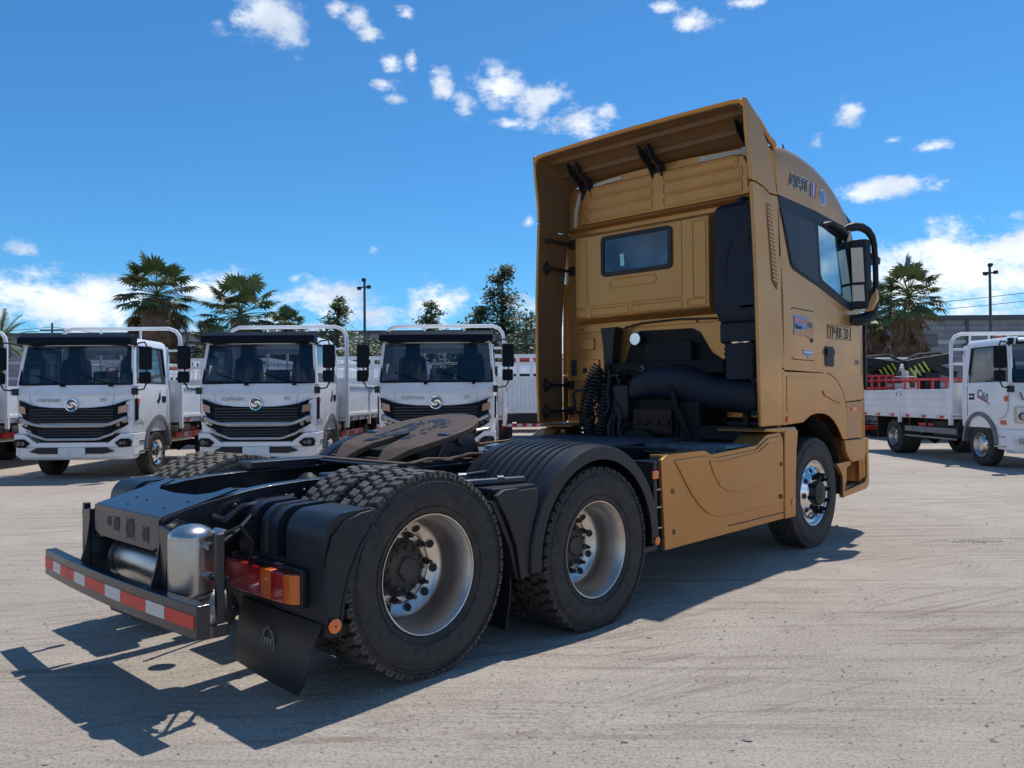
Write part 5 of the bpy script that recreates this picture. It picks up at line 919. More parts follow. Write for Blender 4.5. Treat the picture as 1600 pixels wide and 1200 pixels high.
            l = MB(); l.prism([(s*.74, .58), (s*.82, .50), (s*1.0, .51), (s*1.02, .60), (s*.98, .65), (s*.84, .65)], 'x', -.06, .012, BLK); l.lathe([(0, 0), (0, .045), (.012, .045)], (.012, s*.93, .58), (1, 0, 0), LENS, 16); l.lathe([(0, 0), (0, .035), (.012, .035)], (.012, s*.845, .575), (1, 0, 0), LENS, 16); l.build('fog_light', t, bevel=.004)
            l = MB(); l.prism([(s*.24, .39), (s*.56, .39), (s*.74, .43), (s*.60, .50), (s*.24, .50)], 'x', .0, .019, DARK); l.build('bumper_opening', t)
        m = MB(); m.loft([[(x, y, z) for x, y in plan(w, xf, -.35)] for z, w, xf in ((.28, .97, -.05), (.33, 1.02, 0), (.50, 1.035, .01))], WHITE); m.loft([[(x, y, z) for x, y in ((-.35, y0), (-.10, y0), (.0-.06*(abs(y0) > .9), y0), (.0, y1), (-.35, y1))] for z, y0, y1 in ((.50, -1.035, -.50), (.74, -1.04, -.84))], WHITE); m.loft([[(x, y, z) for x, y in ((-.35, y0), (-.10, y0), (.0-.06*(abs(y0) > .9), y0), (.0, y1), (-.35, y1))] for z, y0, y1 in ((.50, 1.035, .50), (.74, 1.04, .84))], WHITE); m.box(-.35, .0, -.6, .6, .50, .59, WHITE)
        m.build('bumper', t, bevel=.015)
        m = MB(); m.box(.0, .022, -.235, .235, .355, .50, PLATEW); m.build('number_plate_holder', t, bevel=.004)
        m = MB(); m.tube([(.022, .105*math.cos(R(a)), 1.245+.105*math.sin(R(a))) for a in range(0, 361, 20)], .014, CHROME, 6); m.lathe([(0, 0), (0, .1), (.004, .1)], (.012, 0, 1.245), (1, 0, 0), GREYB, 20)
        for k in (0, PI):
            c_ = [(r_*math.cos(k+a), r_*math.sin(k+a)) for a, r_ in ((-.3, .085), (.2, .088), (.7, .075), (1.4, .05), (2.2, .035), (3.0, .03))]; i_ = [(r_*math.cos(k+a), r_*math.sin(k+a)) for a, r_ in ((2.6, .008), (1.5, .018), (.7, .03), (.2, .045), (-.1, .055))]
            m.prism([(y, 1.245+z) for y, z in c_+i_], 'x', .016, .03, CHROME)
        m.build('badge', t)
        rm = Matrix.Rotation(PI/2, 4, 'Z') @ Matrix.Rotation(PI/2, 4, 'X')
        text('front_lettering', 'CAPTAIN', .085, SILV, t, Matrix.Translation((.0, -.62, 1.30)) @ rm, ext=.012, sx=1.15); text('front_lettering', 'Y9', .085, SILV, t, Matrix.Translation((.0, .48, 1.30)) @ rm, ext=.012, sx=1.1)
        m = MB(); m.tube([(-.06, -.95, 1.47), (-.005, -.8, 1.45), (.022, -.4, 1.435), (.026, 0, 1.43), (.022, .4, 1.435), (-.005, .8, 1.45), (-.06, .95, 1.47)], .012, WHITE, 6); m.tube([(.0, -.74, 1.44), (.004, -.70, 1.25)], .004, GREYB, 4); m.tube([(.0, .74, 1.44), (.004, .70, 1.25)], .004, GREYB, 4); m.build('bonnet_crease', body)
    else:
        m = MB(); m.loft([[(x, y, z) for x, y in plan(w, xf, -.35)] for z, w, xf in ((.30, .98, -.04), (.36, 1.03, 0), (.70, 1.04, .01), (.74, 1.03, -.01))], WHITE); m.build('bumper', t, bevel=.012)
        for s in (-1, 1):
            l = MB(); l.loft([[(xx-.05*(y > .9), s*y, z) for y, z in ((.60, .86), (.98, .86), (1.0, 1.16), (.62, 1.12))] for xx in (-.03, .035)], STEEL); hl = l.build('headlight', t, bevel=.01)
            l = MB(); l.lathe([(0, 0), (0, .075), (.012, .078), (.016, .06)], (.03, s*.88, .98), (1, 0, 0), LENS, 18); l.lathe([(0, 0), (0, .06), (.012, .06)], (.03, s*.72, .98), (1, 0, 0), LENS, 16); l.build('headlamp_glass', hl)
            l = MB(); l.box(-.02, .025, s*.70, s*.95, .48, .58, LENS); l.build('fog_light', t, bevel=.006)
        m = MB(); m.tube([(.0, -.86, 1.52), (.016, -.70, 1.50), (.018, -.62, 1.36), (.018, -.70, 1.24), (.0, -.90, 1.30), (.0, -.94, 1.42)], .02, GREYB, 6); m.tube([(.018, -.5, 1.28), (.02, .5, 1.28)], .02, GREYB, 6); m.build('front_swoosh', t)
        m = MB(); m.box(-.02, .018, -.55, .55, .86, 1.12, BLK); m.build('grille', t, bevel=.004)
        sr = Matrix.Rotation(PI, 4, 'Z') @ Matrix.Rotation(PI/2, 4, 'X')
        # its right flank faces -y
        text('door_lettering', 'C60', .22, GREYB, t, Matrix.Translation((-1.18, -1.05, 1.36)) @ Matrix.Rotation(PI/2, 4, 'X') @ Matrix.Rotation(-.35, 4, 'Z'), ext=.001, font_off=.004)
        m = MB(); m.obox((-.95, -1.052, 1.27), (.20, 0, -.07), (0, .001, 0), (.004, 0, .012), TRED); m.build('door_stripe', t)
        m = MB(); m.lathe([(0, .05), (.05, .045), (.06, .0)], (-.8, -.82, 2.45), (0, 0, 1), MARK, 12); m.build('roof_marker', t)
        m = MB(); m.box(-.42, -.28, -1.055, -1.03, .82, .90, MARK); m.build('side_marker', t)
        m = MB(); m.box(-.25, -.18, -1.0, -.85, 2.3, 2.42, GLASSD); m.build('convex_mirror', t)
    # running gear
    m = MB(); m.box(-6.1, -.3, -.42, -.34, .72, .88, DARK); m.box(-6.1, -.3, .34, .42, .72, .88, DARK); m.box(-1.6, -.2, -.8, .8, .55, 1.0, DARK); m.build('chassis_frame', t)
    m = MB(); m.cyl((-1.1, -.9, .41), (-1.1, .9, .41), .06, DARK, 10); m.build('axles', t); m = MB(); m.cyl((-4.75, -.9, .41), (-4.75, .9, .41), .08, DARK, 10); m.lathe([(-.2, .06), (0, .2), (.2, .06)], (-4.75, 0, .41), (0, 1, 0), DARK, 14); m.build('axles', t)
    for s in (-1, 1):
        for x, yo, w_ in ((-1.1, .90, .24), (-4.75, .74, .48)):
            tm = MB(); tm.lathe([(-w_/2+.02, .24), (-w_/2, .30), (-w_/2, .37), (-w_/2+.03, .41), (w_/2-.03, .41), (w_/2, .37), (w_/2, .30), (w_/2-.02, .24)], (x, s*yo, .41), (0, s, 0), RUB, 32); wh = tm.build('wheel', t)
            rmb = MB()
            if yo > .8: rmb.lathe([(w_/2-.01, .243), (w_/2+.006, .24), (w_/2-.02, .22), (w_/2-.05, .20), (w_/2-.03, .17), (w_/2+.015, .12), (w_/2+.02, .07), (w_/2+.03, .05), (w_/2+.03, 0)], (x, s*yo, .41), (0, s, 0), CHROME if captain else ALU, 24)
            else: rmb.lathe([(w_/2-.01, .243), (w_/2+.006, .24), (w_/2-.02, .22), (w_/2-.13, .20), (w_/2-.16, .15), (w_/2-.14, .09), (w_/2-.05, .08), (w_/2-.04, 0)], (x, s*yo, .41), (0, s, 0), STEEL, 24)
            for k in range(8):
                a = k*PI/4; rmb.cyl((x+.165*math.cos(a), s*(yo+w_/2-(.035 if yo > .8 else .165)), .41+.165*math.sin(a)), (x+.165*math.cos(a), s*(yo+w_/2-(.02 if yo > .8 else .15)), .41+.165*math.sin(a)), .022, DARK, 8)
            rmb.build('rim', wh)
        m = MB(); m.box(-3.1, -2.0, s*.55, s*.92, .48, .82, STEEL if s > 0 else DARK); m.build('fuel_tank' if s > 0 else 'tool_box', t, bevel=.04)
        m = MB(); m.box(-4.1, -1.95, s*1.0, s*1.03, .56, .68, TRED if captain else GREYB); m.box(-4.1, -1.95, s*1.0, s*1.03, .44, .48, GREYB) if not captain else None; sg_ = m.build('side_guard', t)
        if captain:
            for k in range(5): m = MB(); x = -1.98-k*.43; m.box(x-.20, x, s*1.03, s*1.034, .58, .66, WREF if k % 2 else RREF); m.build('reflective_strip', sg_)
        for x in (-2.3, -3.2, -3.95): m = MB(); m.box(x-.02, x+.02, s*.42, s*1.0, .6, .66, DARK); m.box(x-.02, x+.02, s*.96, s*1.0, .6, 1.0, DARK); m.build('guard_stay', t)
        m = MB(); m.box(-5.35, -4.15, s*.55, s*1.08, .86, .88, DARK); m.box(-5.38, -5.35, s*.55, s*1.08, .35, .88, DARK); m.build('mudguard', t)
    # cargo bed
    zt_ = 1.60 if captain else 1.50; z0 = .98
    m = MB(); m.box(-6.15, -1.88, -1.16, 1.16, z0-.06, z0+.04, WHITEC); m.box(-6.15, -1.88, -1.17, 1.17, z0-.10, z0-.02, WHITEC); bed = m.build('cargo_bed', t, bevel=.006)
    for s in (-1, 1):
        for a, b_ in ((-1.90, -4.0), (-4.06, -6.15)):
            m = MB()
            if captain:
                n = 22; pts = []
                for k in range(n+1):
                    x = a+(b_-a)*k/n; d = .0 if k % 2 else .022
                    pts += [(x-.012, d), (x+.012-(0), d)] if False else [(x, d)]
                vs_ = [(x, s*(1.165+d), z) for x, d in pts for z in (z0+.02, zt_)]+[(x, s*1.13, z) for x, d in pts for z in (z0+.02, zt_)]
                q = 2*len(pts); fs = []
                for k in range(len(pts)-1): fs += [(2*k, 2*k+2, 2*k+3, 2*k+1), (q+2*k, q+2*k+1, q+2*k+3, q+2*k+2), (2*k+1, 2*k+3, q+2*k+3, q+2*k+1)]
                m.add(vs_, fs, WHITEC); m.box(a, b_, s*1.12, s*1.20, zt_-.04, zt_+.02, WHITEC); m.box(a, b_, s*1.12, s*1.20, z0, z0+.06, WHITEC)
            else:
                m.box(a, b_, s*1.13, s*1.17, z0+.0, zt_, WHITEC)
                for k in range(3): m.box(a, b_, s*1.165, s*1.18, z0+.06+k*.16, z0+.14+k*.16, WHITEC)
            m.build('dropside', bed, bevel=.004)
        for k in range(6):
            x = -2.15-k*.72; m = MB(); m.box(x-.14, x, s*1.176, s*1.182, z0-.09, z0-.035, RREF); m.build('reflective_strip', bed)
            m = MB(); m.box(x-.30, x-.15, s*1.176, s*1.181, z0-.09, z0-.035, WREF); m.build('reflective_strip', bed)
        for x in (-1.88, -4.03, -6.15): m = MB(); m.box(x-.035, x+.035, s*1.14, s*1.205, z0-.22, zt_+.02, WHITEC); m.build('bed_post', bed, bevel=.004)
        m = MB(); m.tube([(-3.9, s*1.19, zt_-.14), (-3.95, s*1.23, zt_-.06), (-4.05, s*1.23, zt_-.05), (-4.12, s*1.21, zt_-.14)], .014, STEEL, 6); m.build('latch', bed)
    m = MB(); m.box(-6.19, -6.15, -1.16, 1.16, z0+.02, zt_, WHITEC); m.build('tailgate', bed)
    hz2 = 2.74 if captain else 2.62
    hoop = [(-1.84, -1.17, z0), (-1.84, -1.17, hz2-.25), (-1.84, -1.15, hz2-.14), (-1.84, -1.08, hz2-.05), (-1.84, -.95, hz2), (-1.84, .95, hz2), (-1.84, 1.08, hz2-.05), (-1.84, 1.15, hz2-.14), (-1.84, 1.17, hz2-.25), (-1.84, 1.17, z0)]
    m = MB(); m.tube(hoop, .038, WHITEC, 8); hp_ = m.build('headboard_rack', t)
    m = MB(); m.box(-1.86, -1.83, -1.14, 1.14, z0, zt_+.12, WHITEC); m.build('headboard', hp_)
    for z in (2.0, 2.3): m = MB(); m.tube([(-1.84, -1.15, z), (-1.84, 1.15, z)], .022, WHITEC, 6); m.build('rail', hp_)
    for y in (-.78, -.39, 0, .39, .78): m = MB(); m.tube([(-1.84, y, zt_), (-1.84, y, hz2 if abs(y) in (.39,) or not captain else 2.3)], .022, WHITEC, 6); m.build('upright', hp_)
    m = MB(); m.box(-6.15, -6.08, -1.1, 1.1, .50, .60, TRED); m.build('rear_guard', t)
    return t
HEAD = YAW+PI
def put(t, dist, side, rz=0.): t.location = at(dist, side); t.rotation_euler = (0, 0, HEAD+rz); return t
G1 = 'white flatbed trucks parked in a row facing the camera'
lt = light_truck('flatbed_truck', 'white flatbed truck with its grille hidden behind the fifth wheel of the gold truck', 'row', G1); put(lt, 14.0, -1.33)
for o_ in lt.children:
    if o_.name.startswith('wheel_arch') or not o_.name.startswith(('wheel', 'axles')): o_.location.z += .07
a_ = dup(lt); put(a_, 13.95, -4.45, -.018); a_['label'] = 'white flatbed truck between the tallest palm and the lighting mast, its whole windscreen in view'
a_ = dup(lt); put(a_, 14.08, -7.72, .022); a_['label'] = 'white flatbed truck in front of the tall palm, green item on its dashboard'
for ch in a_.children:
    if ch.name.startswith('windscreen_card'): ch.location.y += .06; ch.location.z -= .04
    if ch.name.startswith('dashboard'):
        m = MB(); m.loft([[(-.22, .42-w, z), (-.42, .42-w, z), (-.42, .42+w, z), (-.22, .42+w, z)] for z, w in ((1.625, .14), (1.68, .13), (1.71, .07))], TYEL); m.build('green_cloth', ch, bevel=.01)
a_ = dup(lt); put(a_, 14.3, -11.35); a_['label'] = 'white flatbed truck cut off by the left edge, only cab corner and wheel showing'
rt_ = light_truck('flatbed_truck', 'white flatbed truck with C60 door lettering and an empty low bed', 'right', None); put(rt_, 14.5, 10.12, 0)

# ------------------------------------------------------------------ second rows
def stake_truck(label, dist, side, group, rz=0.):      # seen from behind
    t = thing('stake_truck', label, 'truck', at(dist, side), YAW+rz, group)
    m = MB(); m.box(0, 5.2, -1.15, 1.15, .95, 1.05, WHITEC)
    m.build('cargo_floor', t)
    for nm, pl in (('tailgate', [(0, -1.15, 0, 1.15)]), ('side_board', [(0, -1.15, 5.2, -1.15), (0, 1.15, 5.2, 1.15)])):
        for x0, y0, x1, y1 in pl:
            m = MB(); d = Vector((x1-x0, y1-y0, 0)); L_ = d.length; d.normalize(); nn = Vector((-d.y, d.x, 0)); n = int(L_/.12)
            for k in range(n):
                c = Vector((x0, y0, 0))+d*(L_*(k+.5)/n); m.obox(c+Vector((0, 0, 1.48)), d*(L_/n*.42), nn*.025, Vector((0, 0, .44)), WHITEC)
            m.obox(Vector((x0, y0, 0))+d*L_/2+Vector((0, 0, 1.48)), d*L_/2, nn*.012, Vector((0, 0, .45)), WHITEC)
            for z in (1.0, 1.93, 2.32, 2.55): m.obox(Vector((x0, y0, 0))+d*L_/2+Vector((0, 0, z)), d*L_/2, nn*.035, Vector((0, 0, .05)), WHITEC)
            b = m.build(nm, t)
            np_ = max(3, int(L_/.38))
            for k in range(np_+1):
                c = Vector((x0, y0, 0))+d*(L_*k/np_); p_ = MB(); p_.obox(c+Vector((0, 0, 2.12)), d*.05, nn*.03, Vector((0, 0, .45)), WHITEC); p_.build('stake', b)
    m = MB(); m.box(5.25, 7.0, -1.05, 1.05, .7, 2.5, WHITE); m.build('cab', t, bevel=.08)
    m = MB(); m.box(5.235, 5.25, -.5, .5, 1.75, 2.2, GLASSD); m.build('rear_window', t)
    m = MB(); m.box(0, 6.8, -.42, .42, .62, .95, DARK); m.box(-.02, .1, -.95, .95, .70, .92, DARK); m.build('chassis_frame', t)
    m = MB(); m.box(-.06, 0, -1.12, 1.12, .56, .66, TRED); g_ = m.build('rear_guard', t)
    for k in range(8): m = MB(); y = -1.1+k*.275; m.box(-.064, -.06, y, y+.14, .57, .65, WREF); m.build('reflective_strip', g_)
    for s in (-1, 1):
        m = MB(); m.box(-.03, 0, s*.35, s*.95, .74, .88, DARK); m.build('lamp_panel', t); m = MB(); m.box(-.04, -.03, s*1.10, s*.68, 1.14, 1.26, YREF if 0 else TRED); m.box(-.043, -.04, s*1.02, s*.78, 1.15, 1.25, YREF); m.build('rear_marker', t)
        for x, w_ in ((1.3, .5), (6.0, .25)): m = MB(); m.lathe([(-w_/2, .25), (-w_/2, .40), (w_/2, .40), (w_/2, .25)], (x, s*.8, .41), (0, 1, 0), RUB, 20); m.lathe([(w_/2, .25), (w_/2-.1, .0)], (x, s*.8, .41), (0, s, 0), STEEL, 16); m.build('wheel', t)
    return t
G2 = 'stake-sided trucks parked behind the white row'
stake_truck('white stake-sided truck with red and white rear bar, beside the gold cab fairing', 22.5, .55, G2)
stake_truck('white stake-sided truck seen through the gap left of the fifth wheel flatbed', 23, -4.0, G2)
stake_truck('white stake-sided truck seen through the glass of the flatbed beside the tallest palm', 23.5, -8.3, G2)
stake_truck('white stake-sided truck behind the flatbed at the foot of the tall palm', 24, -12.6, G2)
# red machines
def red_machine(label, dist, side, w, d, h, letters=None):
    t = thing('red_work_platform', label, 'machine', at(dist, side), YAW, None)
    m = MB(); m.box(0, d, -w/2, w/2, .9, 1.0, TRED); m.box(0, .05, -w/2, w/2, 1.0, h*.62, TRED); m.build('deck', t)
    m = MB()
    for z in (h*.8, h): m.tube([(0, -w/2, z), (0, w/2, z), (d, w/2, z), (d, -w/2, z), (0, -w/2, z)], .04, TRED, 6)
    m.build('guard_rail', t)
    for k in range(6): m = MB(); m.tube([(0, -w/2+w*k/5, 1), (0, -w/2+w*k/5, h)], .04, TRED, 6); m.build('rail_post', t)
    m = MB(); m.box(.4, d-.4, -w*.3, w*.3, 1, h*.75, DARK); m.build('engine_housing', t, bevel=.05)
    for x in (.6, d-.6):
        for s in (-1, 1): m = MB(); m.cyl((x, s*w*.4, .45), (x, s*w*.48, .45), .45, RUB, 18); m.build('wheel', t)
    if letters: text('lettering', letters, .42, WREF, t, Matrix.Translation((-.03, .45 if 0 else .1, 1.15)) @ Matrix.Rotation(-PI/2, 4, 'Z') @ Matrix.Rotation(PI/2, 4, 'X'), ext=.01)
    return t
red_machine('red work platform with white PB lettering behind the right-hand flatbed', 24.5, 13.05, 2.1, 3.0, 1.85, 'PB'); red_machine('smaller red railed platform left of the lettered one', 26.5, 12.0, 1.2, 2.5, 2.0)
red_machine('red machine deck glimpsed over the stake truck beside the gold cab', 32, .9, 2.4, 3, 2.9)
red_machine('red machine seen through the glass of the flatbed below the tall palm', 21.5, -10.2, 1.3, 2, 2.3)
# loader cranes, folded
def crane(label, dist, side, flip):
    t = thing('loader_crane', label, 'crane', at(dist, side), YAW, 'folded loader cranes'); f = flip
    m = MB(); m.box(-.3, .3, -.25, .25, .8, 2.1, DARK); m.box(-.5, .5, -1.1, 1.1, .75, .95, DARK); m.build('crane_base', t, bevel=.04)
    m = MB(); m.obox((0, 0, 2.45), (.14, 0, 0), (0, .75, -.12*f), (0, .05*f, .17), DARK); m.obox((0, -.2*f, 2.25), (.1, 0, 0), (0, .7, .25*f), (0, -.05, .12), DARK); m.build('folded_boom', t, bevel=.04)
    m = MB(); m.tube([(0.1, -.9, 2.55), (.1, -.4, 2.75), (.1, .3, 2.7), (.1, .9, 2.4), (.1, 1.0, 2.1)], .04, DARK, 6); m.cyl((0, -.5, 2.1), (0, .5, 2.35), .09, DARK, 10); m.build('hydraulic_hose', t)
    for k in range(4):
        m = MB(); y = -.55+k*.14+(.7 if f > 0 else 0); m.obox((-.16, y, 2.30-.07*k), (.01, 0, 0), (0, .03, 0), (0, .10, .16), TYEL); m.build('yellow_stripe', t)
    return t
crane('black loader crane with yellow stripes over the red platform', 26.2, 13.6, 1); crane('black loader crane with yellow stripes above the white cab at the gold truck edge', 27.5, 12.5, -1)
wt = dup(rt_); wt.location = at(29.5, 12.75); wt.rotation_euler = (0, 0, HEAD+PI); wt['label'] = 'white flatbed truck parked beyond, just showing right of the gold cab'
# ------------------------------------------------------------------ buildings
BW = material('grey_cladding', (.20, .22, .25), .6, 0, (.24, .26, .29), 2, 1, dirt=(.12, .13, .14), damt=.5, dscale=.4); BD = material('dark_band', (.05, .06, .075), .4); BL = material('light_band', (.42, .44, .46), .6, 0, (.36, .38, .4), 1, 1); BWIN = material('far_glass', (.05, .06, .08), .1, 0, (.07, .09, .11), .5, 1)
def warehouse(label, dist, s0, s1, h, rz=0.):
    t = thing('warehouse', label, 'building', at(dist, (s0+s1)/2), YAW+rz-PI/2); L_ = s1-s0
    m = MB(); m.box(-L_/2, L_/2, 0, 25, 0, h, BW); m.build('wall', t)
    n = int(h/.55)
    for k in range(n):
        z = .3+k*.55; m = MB(); m.box(-L_/2, L_/2, -.10, 0, z, z+.30, BL if k % 3 == 0 else BW); m.build('cladding_panel', t)
    m = MB(); m.box(-L_/2-.2, L_/2+.2, -.3, 25.2, h, h+.35, BD); m.build('roof', t)
    k = 0; x = -L_/2+2
    rn = random.Random(int(L_))
    while x < L_/2-5:
        w = rn.uniform(3, 7); z = rn.choice((h*.35, h*.62, h*.72)); m = MB(); m.box(x, x+w, -.14, -.10, z, z+.9, BD); wn = m.build('window', t); m = MB(); m.box(x+.1, x+w-.1, -.15, -.142, z+.1, z+.8, BWIN); m.build('pane', wn); x += w+rn.uniform(2, 5)
    for x in [-L_/2+i*L_/10 for i in range(11)]: m = MB(); m.box(x-.1, x+.1, -.16, -.1, 0, h, BD); m.build('column', t)
    return t
warehouse('long low grey clad warehouse behind the palms on the right', 62, 24, 80, 7.1); warehouse('dark grey shed roof seen behind the row of flatbeds on the left', 85, -60, 4, 8.2)
# ------------------------------------------------------------------ masts and wires
def mast(label, dist, side, h, lamps=True, group='lighting masts'):
    t = thing('lighting_mast' if lamps else 'utility_pole', label, 'light mast' if lamps else 'pole', at(dist, side), YAW, group)
    m = MB(); m.cyl((0, 0, 0), (0, 0, h), .10, BD, 10, r1=.07); m.build('pole', t)
    if lamps:
        m = MB(); m.box(-.05, .05, -.4, .4, h-.5, h-.42, BD); m.build('crossarm', t)
        for y, z in ((-.28, -.30), (.30, -.38), (.02, .12)): m = MB(); m.obox((-.1, y, h+z-.15), (.08, 0, -.04), (0, .12, 0), (.03, 0, .07), DARK); m.build('floodlight', t, bevel=.02)
        m = MB(); m.box(-.2, .0, -.12, .3, h*.47, h*.47+.2, DARK); m.build('junction_box', t)
    else:
        m = MB(); m.box(-.05, .05, -.9, .9, h-.6, h-.48, BD); m.build('crossarm', t)
    return t
mast('tall lighting mast rising behind the middle flatbed', 48, -8.8, 8.5); mast('tall lighting mast above the grey warehouse on the right', 46, 27.5, 8.8)
mast('wooden utility pole left of the tall palm', 60, -34.4, 7.2, False, 'utility poles'); mast('utility pole beside the gold fairing, between trees', 55, 1.35, 7.3, False, 'utility poles'); mast('leaning dark pole behind the right-hand palm', 40, 20.0, 5.4, False, 'utility poles').rotation_euler = (R(-6), 0, YAW)
WIRE = material('wire', (.04, .04, .045), .6)
for i, (d0, s0, z0_, d1, s1, z1, lb) in enumerate(((55, 1.35, 7.0, 50, 44, 9.2, 'power line sagging across the sky on the right, upper strand'), (55, 1.35, 6.7, 50, 44, 8.6, 'power line sagging across the sky on the right, lower strand'), (60, -34.4, 6.9, 70, -8, 6.6, 'power line running right from the left utility pole'), (60, -34.4, 6.9, 55, -60, 7.4, 'power line leaving the left utility pole towards the photo edge'))):
    m = MB(); A, B = at(d0, s0, z0_), at(d1, s1, z1); m.tube([A.lerp(B, k/16)-Vector((0, 0, 1.1*math.sin(PI*k/16))) for k in range(17)], .022, WIRE, 4); tag(m.build('power_line'), lb, 'wire', 'power lines')
# ------------------------------------------------------------------ palms and trees
PG = material('palm_green', (.085, .13, .04), .5, 0, (.14, .18, .065), 4, 1); PG2 = material('palm_dark_green', (.045, .075, .025), .5, 0, (.075, .11, .038), 4, 1); PD = material('dead_frond', (.20, .125, .07), .85, 0, (.12, .075, .045), 5, 1); BK = material('palm_bark', (.10, .075, .055), .9, 0, (.16, .12, .09), 7, 1, bump=.6, bscale=12); BK2 = material('tree_bark', (.10, .08, .06), .9, 0, (.15, .12, .09), 7, 1)
def fan(m, base, d, L_, fr, mat, rn, droop):           # one fan frond: stalk and a spread of narrow blades
    d = d.normalized(); side = d.cross(Vector((0, 0, 1)));
    if side.length < .1: side = Vector((1, 0, 0))
    side.normalize(); upv = side.cross(d)
    tip = base+d*L_+Vector((0, 0, -droop*.3)); m.tube([base, (base+tip)/2+Vector((0, 0, .04)), tip], [.025, .02, .015], mat, 3)
    n = 17
    for k in range(n):
        a = R(-115+230*k/(n-1)+rn.uniform(-3, 3)); q = (d*math.cos(a)+side*math.sin(a)).normalized(); ln = fr*rn.uniform(.85, 1.05)*(1-.22*abs(a)/R(115)); w = fr*.075
        p1 = tip+q*ln*.6+upv*.04*fr-Vector((0, 0, droop*.08)); p2 = tip+q*ln+Vector((0, 0, -droop*.25-ln*.12*rn.uniform(.3, 1.3)))
        c = q.cross(upv).normalized()*w
        m.add([tip-c*.2, tip+c*.2, p1+c, p1-c, p2+c*.2, p2-c*.2], [(0, 1, 2, 3), (3, 2, 4, 5)], mat)
def fan_palm(label, dist, side, h, rc, seed, skirt=1.0, trunk_r=.30, group='fan palms'):
    rn = random.Random(seed); t = thing('fan_palm', label, 'palm tree', at(dist, side), rn.random()*6, group)
    m = MB(); m.tube([(0, 0, 0), (.05, 0, h*.3), (0, .05, h*.6), (0, 0, h-rc)], [trunk_r*1.25, trunk_r, trunk_r*.95, trunk_r*.9], BK, 12); m.build('trunk', t)
    top = Vector((0, 0, h-rc*.95)); m = MB()
    for k in range(54):
        a = k*2.399+rn.uniform(-.2, .2); e = R(84-118*(k/54)**.62+rn.uniform(-9, 9)); d = Vector((math.cos(a)*math.cos(e), math.sin(a)*math.cos(e), math.sin(e)))
        fan(m, top+Vector((0, 0, .25*(1-k/54))), d, rc*rn.uniform(.48, .70), rc*rn.uniform(.30, .42), PG if k % 3 else PG2, rn, .12+.3*k/54)
    m.build('crown', t, angle=80)
    m = MB(); ns = int(70*skirt)
    for k in range(ns):
        a = k*2.399; z = top.z-rc*.15-rn.random()**.8*rc*1.25*skirt; e = R(rn.uniform(-80, -45)); d = Vector((math.cos(a)*math.cos(e), math.sin(a)*math.cos(e), math.sin(e)))
        fan(m, Vector((math.cos(a)*trunk_r*.8, math.sin(a)*trunk_r*.8, z+rc*.2)), d, rc*rn.uniform(.3, .5), rc*rn.uniform(.25, .40), PD, rn, .5)
    m.build('dead_frond_skirt', t, angle=80); return t
fan_palm('tallest fan palm with a thick brown skirt behind the left flatbeds', 40, -17.7, 8.75, 2.35, 1, 1.5, .75)
fan_palm('broad fan palm behind the second flatbed, right of the tallest palm', 40, -13.55, 7.7, 2.3, 2, 1.1, .5)
fan_palm('small fan palm at the right shoulder of the broad palm', 44, -12.4, 6.4, 1.5, 3, .6, .25)
fan_palm('small low fan palm between the tallest and the broad palm', 44, -16.6, 5.7, 1.4, 4, .5, .25)
fan_palm('fan palm on a bare trunk with a ragged skirt, behind the right-hand flatbed', 38, 18.85, 7.8, 1.95, 5, 1.35, .24)
fan_palm('fan palm half hidden by the gold cab mirror', 41, 18.4, 7.2, 1.75, 6, 1.2, .24)
def date_palm(label, dist, side, h):
    rn = random.Random(9); t = thing('feather_palm', label, 'palm tree', at(dist, side)); m = MB(); m.tube([(0, 0, 0), (0, 0, h)], [.32, .26], BK, 10); m.build('trunk', t); m = MB()
    for k in range(34):
        a = k*2.399; e = R(85-100*(k/34)); p = Vector((0, 0, h)); d = Vector((math.cos(a)*math.cos(e), math.sin(a)*math.cos(e), math.sin(e))); pts = [p.copy()]
        for q in range(9): p = p+d*.19; d = (d+Vector((0, 0, -.12))).normalized(); pts.append(p.copy())
        m.tube(pts, .02, PG2, 3)
        for q in range(1, 10):
            for rr in range(3):
                b = pts[q-1].lerp(pts[q], rr/3); dd = (pts[q]-pts[q-1]).normalized(); sd_ = dd.cross(Vector((0, 0, 1))).normalized()
                for s in (-1, 1):
                    e_ = b+(sd_*s*.8+dd*.5+Vector((0, 0, .15))).normalized()*.42*math.sin(PI*(q+rr/3)/11.5+.15); w = dd*.018; m.add([b-w, b+w, e_], [(0, 1, 2)], PG)
    m.build('crown', t, angle=80)
date_palm('feather palm poking over the rack at the far left', 36, -23.0, 3.9)
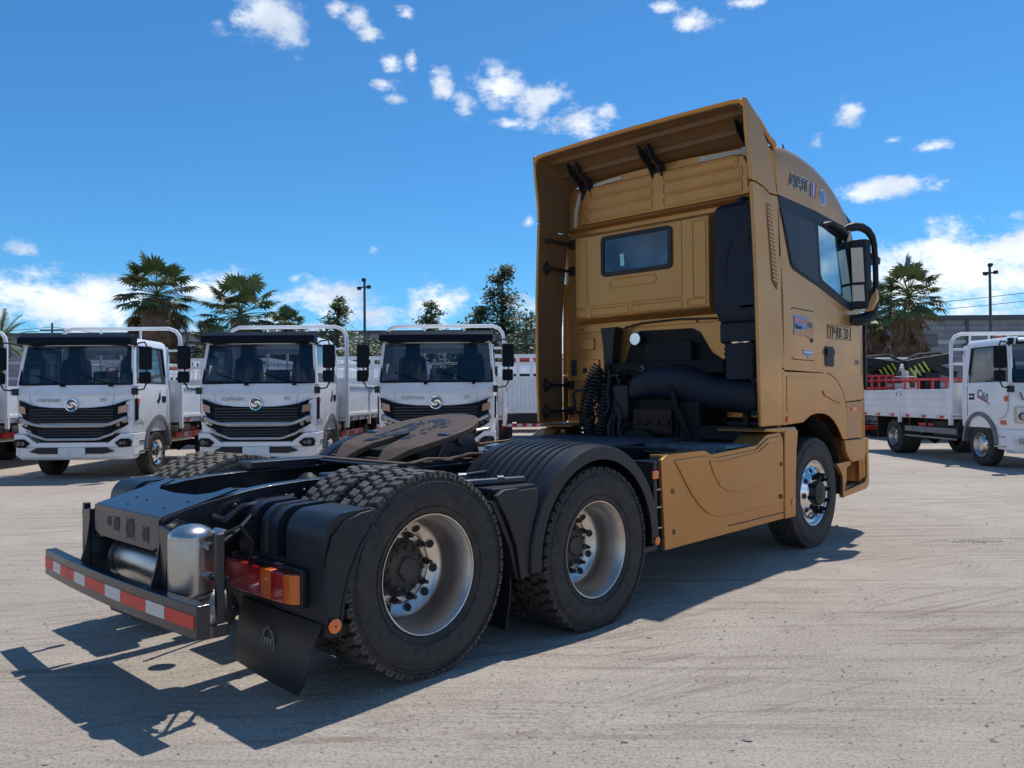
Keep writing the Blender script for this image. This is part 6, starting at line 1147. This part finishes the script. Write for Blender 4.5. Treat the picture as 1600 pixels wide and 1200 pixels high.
def leafy(label, dist, side, h, prof, seed, nleaf, leaf, mats, sparse=1., group='broadleaf trees', lean=0.):
    rn = random.Random(seed); t = thing('broadleaf_tree', label, 'tree', at(dist, side), 0, group); m = MB()
    m.tube([(0, 0, 0), (.1, .05, h*.35), (-.05+lean*.5, 0, h*.7), (lean, 0, h*.97)], [.20, .16, .09, .03], BK2, 8)
    cl = []
    for k in range(int(24*sparse)+8):
        f = rn.random()**.85; z = h*(.20+.78*f); r_ = prof(f); a = rn.random()*6.283; q_ = r_*rn.uniform(.35, 1.0); c = Vector((q_*math.cos(a)+lean*f, q_*math.sin(a), z)); b0 = Vector((lean*f*.8, 0, z-.35*q_-.1))
        m.tube([b0, (b0+c)/2+Vector((0, 0, .08)), c], [.05, .03, .012], BK2, 4); cl.append((c, r_*rn.uniform(.28, .5)))
    m.build('trunk', t); m = MB()
    for k in range(nleaf):
        c, r_ = cl[k % len(cl)]; u_ = Vector((rn.gauss(0, 1), rn.gauss(0, 1), rn.gauss(0, .75))); p = c+u_*(r_*.6+.08); a = Vector((rn.gauss(0, 1), rn.gauss(0, 1), rn.gauss(0, 1))).normalized(); b = a.orthogonal().normalized(); s_ = leaf*rn.uniform(.6, 1.3)
        m.add([p-a*s_, p+b*s_*.5, p+a*s_, p-b*s_*.5], [(0, 1, 2, 3)], mats[(k % len(cl)) % len(mats)])
    m.build('crown', t, angle=80); return t
LG = material('leaf_green', (.075, .12, .035), .5, 0, (.05, .085, .025), 2, 1); LG2 = material('leaf_dark_green', (.055, .09, .032), .5, 0, (.07, .11, .038), 2, 1); LG3 = material('leaf_olive', (.11, .14, .055), .5, 0, (.08, .11, .04), 2, 1)
leafy('tall slender dark tree beside the gold fairing', 42, -.45, 8.3, lambda f: 1.15*(1-f)**.6+.3, 11, 6500, .11, (LG2, LG, LG2), 2.2)
leafy('lower bushy tree left of the slender tree', 42, -1.75, 6.1, lambda f: 1.1*(1-f)**.5+.3, 12, 6000, .12, (LG2, LG, LG2), 1.5)
leafy('bright green rounded tree touching the gold fairing', 40, .75, 5.7, lambda f: 1.2*(1-f)**.4+.25, 13, 4200, .09, (LG, LG2, LG), 1.3)
leafy('airy young tree above the third flatbed rack', 42, -4.2, 6.5, lambda f: 1.9*(1-f)**.9+.12, 14, 4200, .11, (LG3, LG), 1.6)
leafy('sparse young tree right of the small palm', 42, -9.1, 6.75, lambda f: 1.7*(1-f)**.9+.15, 15, 3200, .11, (LG3, LG), 1.4)
leafy('low tree between the mast and the second flatbed', 43, -10.2, 4.9, lambda f: 1.6*(1-f)**.5+.2, 16, 3000, .10, (LG2, LG), 1.2)
leafy('low green tree behind the mirrors of the middle flatbeds', 43, -7.6, 4.7, lambda f: 1.5*(1-f)**.5+.3, 17, 3000, .10, (LG2, LG), 1.2)
leafy('low tree behind the third flatbed windscreen', 44, -2.9, 5.0, lambda f: 1.6*(1-f)**.5+.3, 18, 3000, .10, (LG, LG2), 1.2)
leafy('low bushy tree behind the first palm skirt', 46, -21.5, 4.6, lambda f: 1.5*(1-f)**.5+.3, 19, 2500, .11, (LG2, LG), 1.2)
leafy('dark bush tree behind the right-hand palm trunk', 45, 20.8, 3.6, lambda f: 1.6*(1-f)**.5+.3, 20, 2500, .11, (LG2, LG), 1.2)
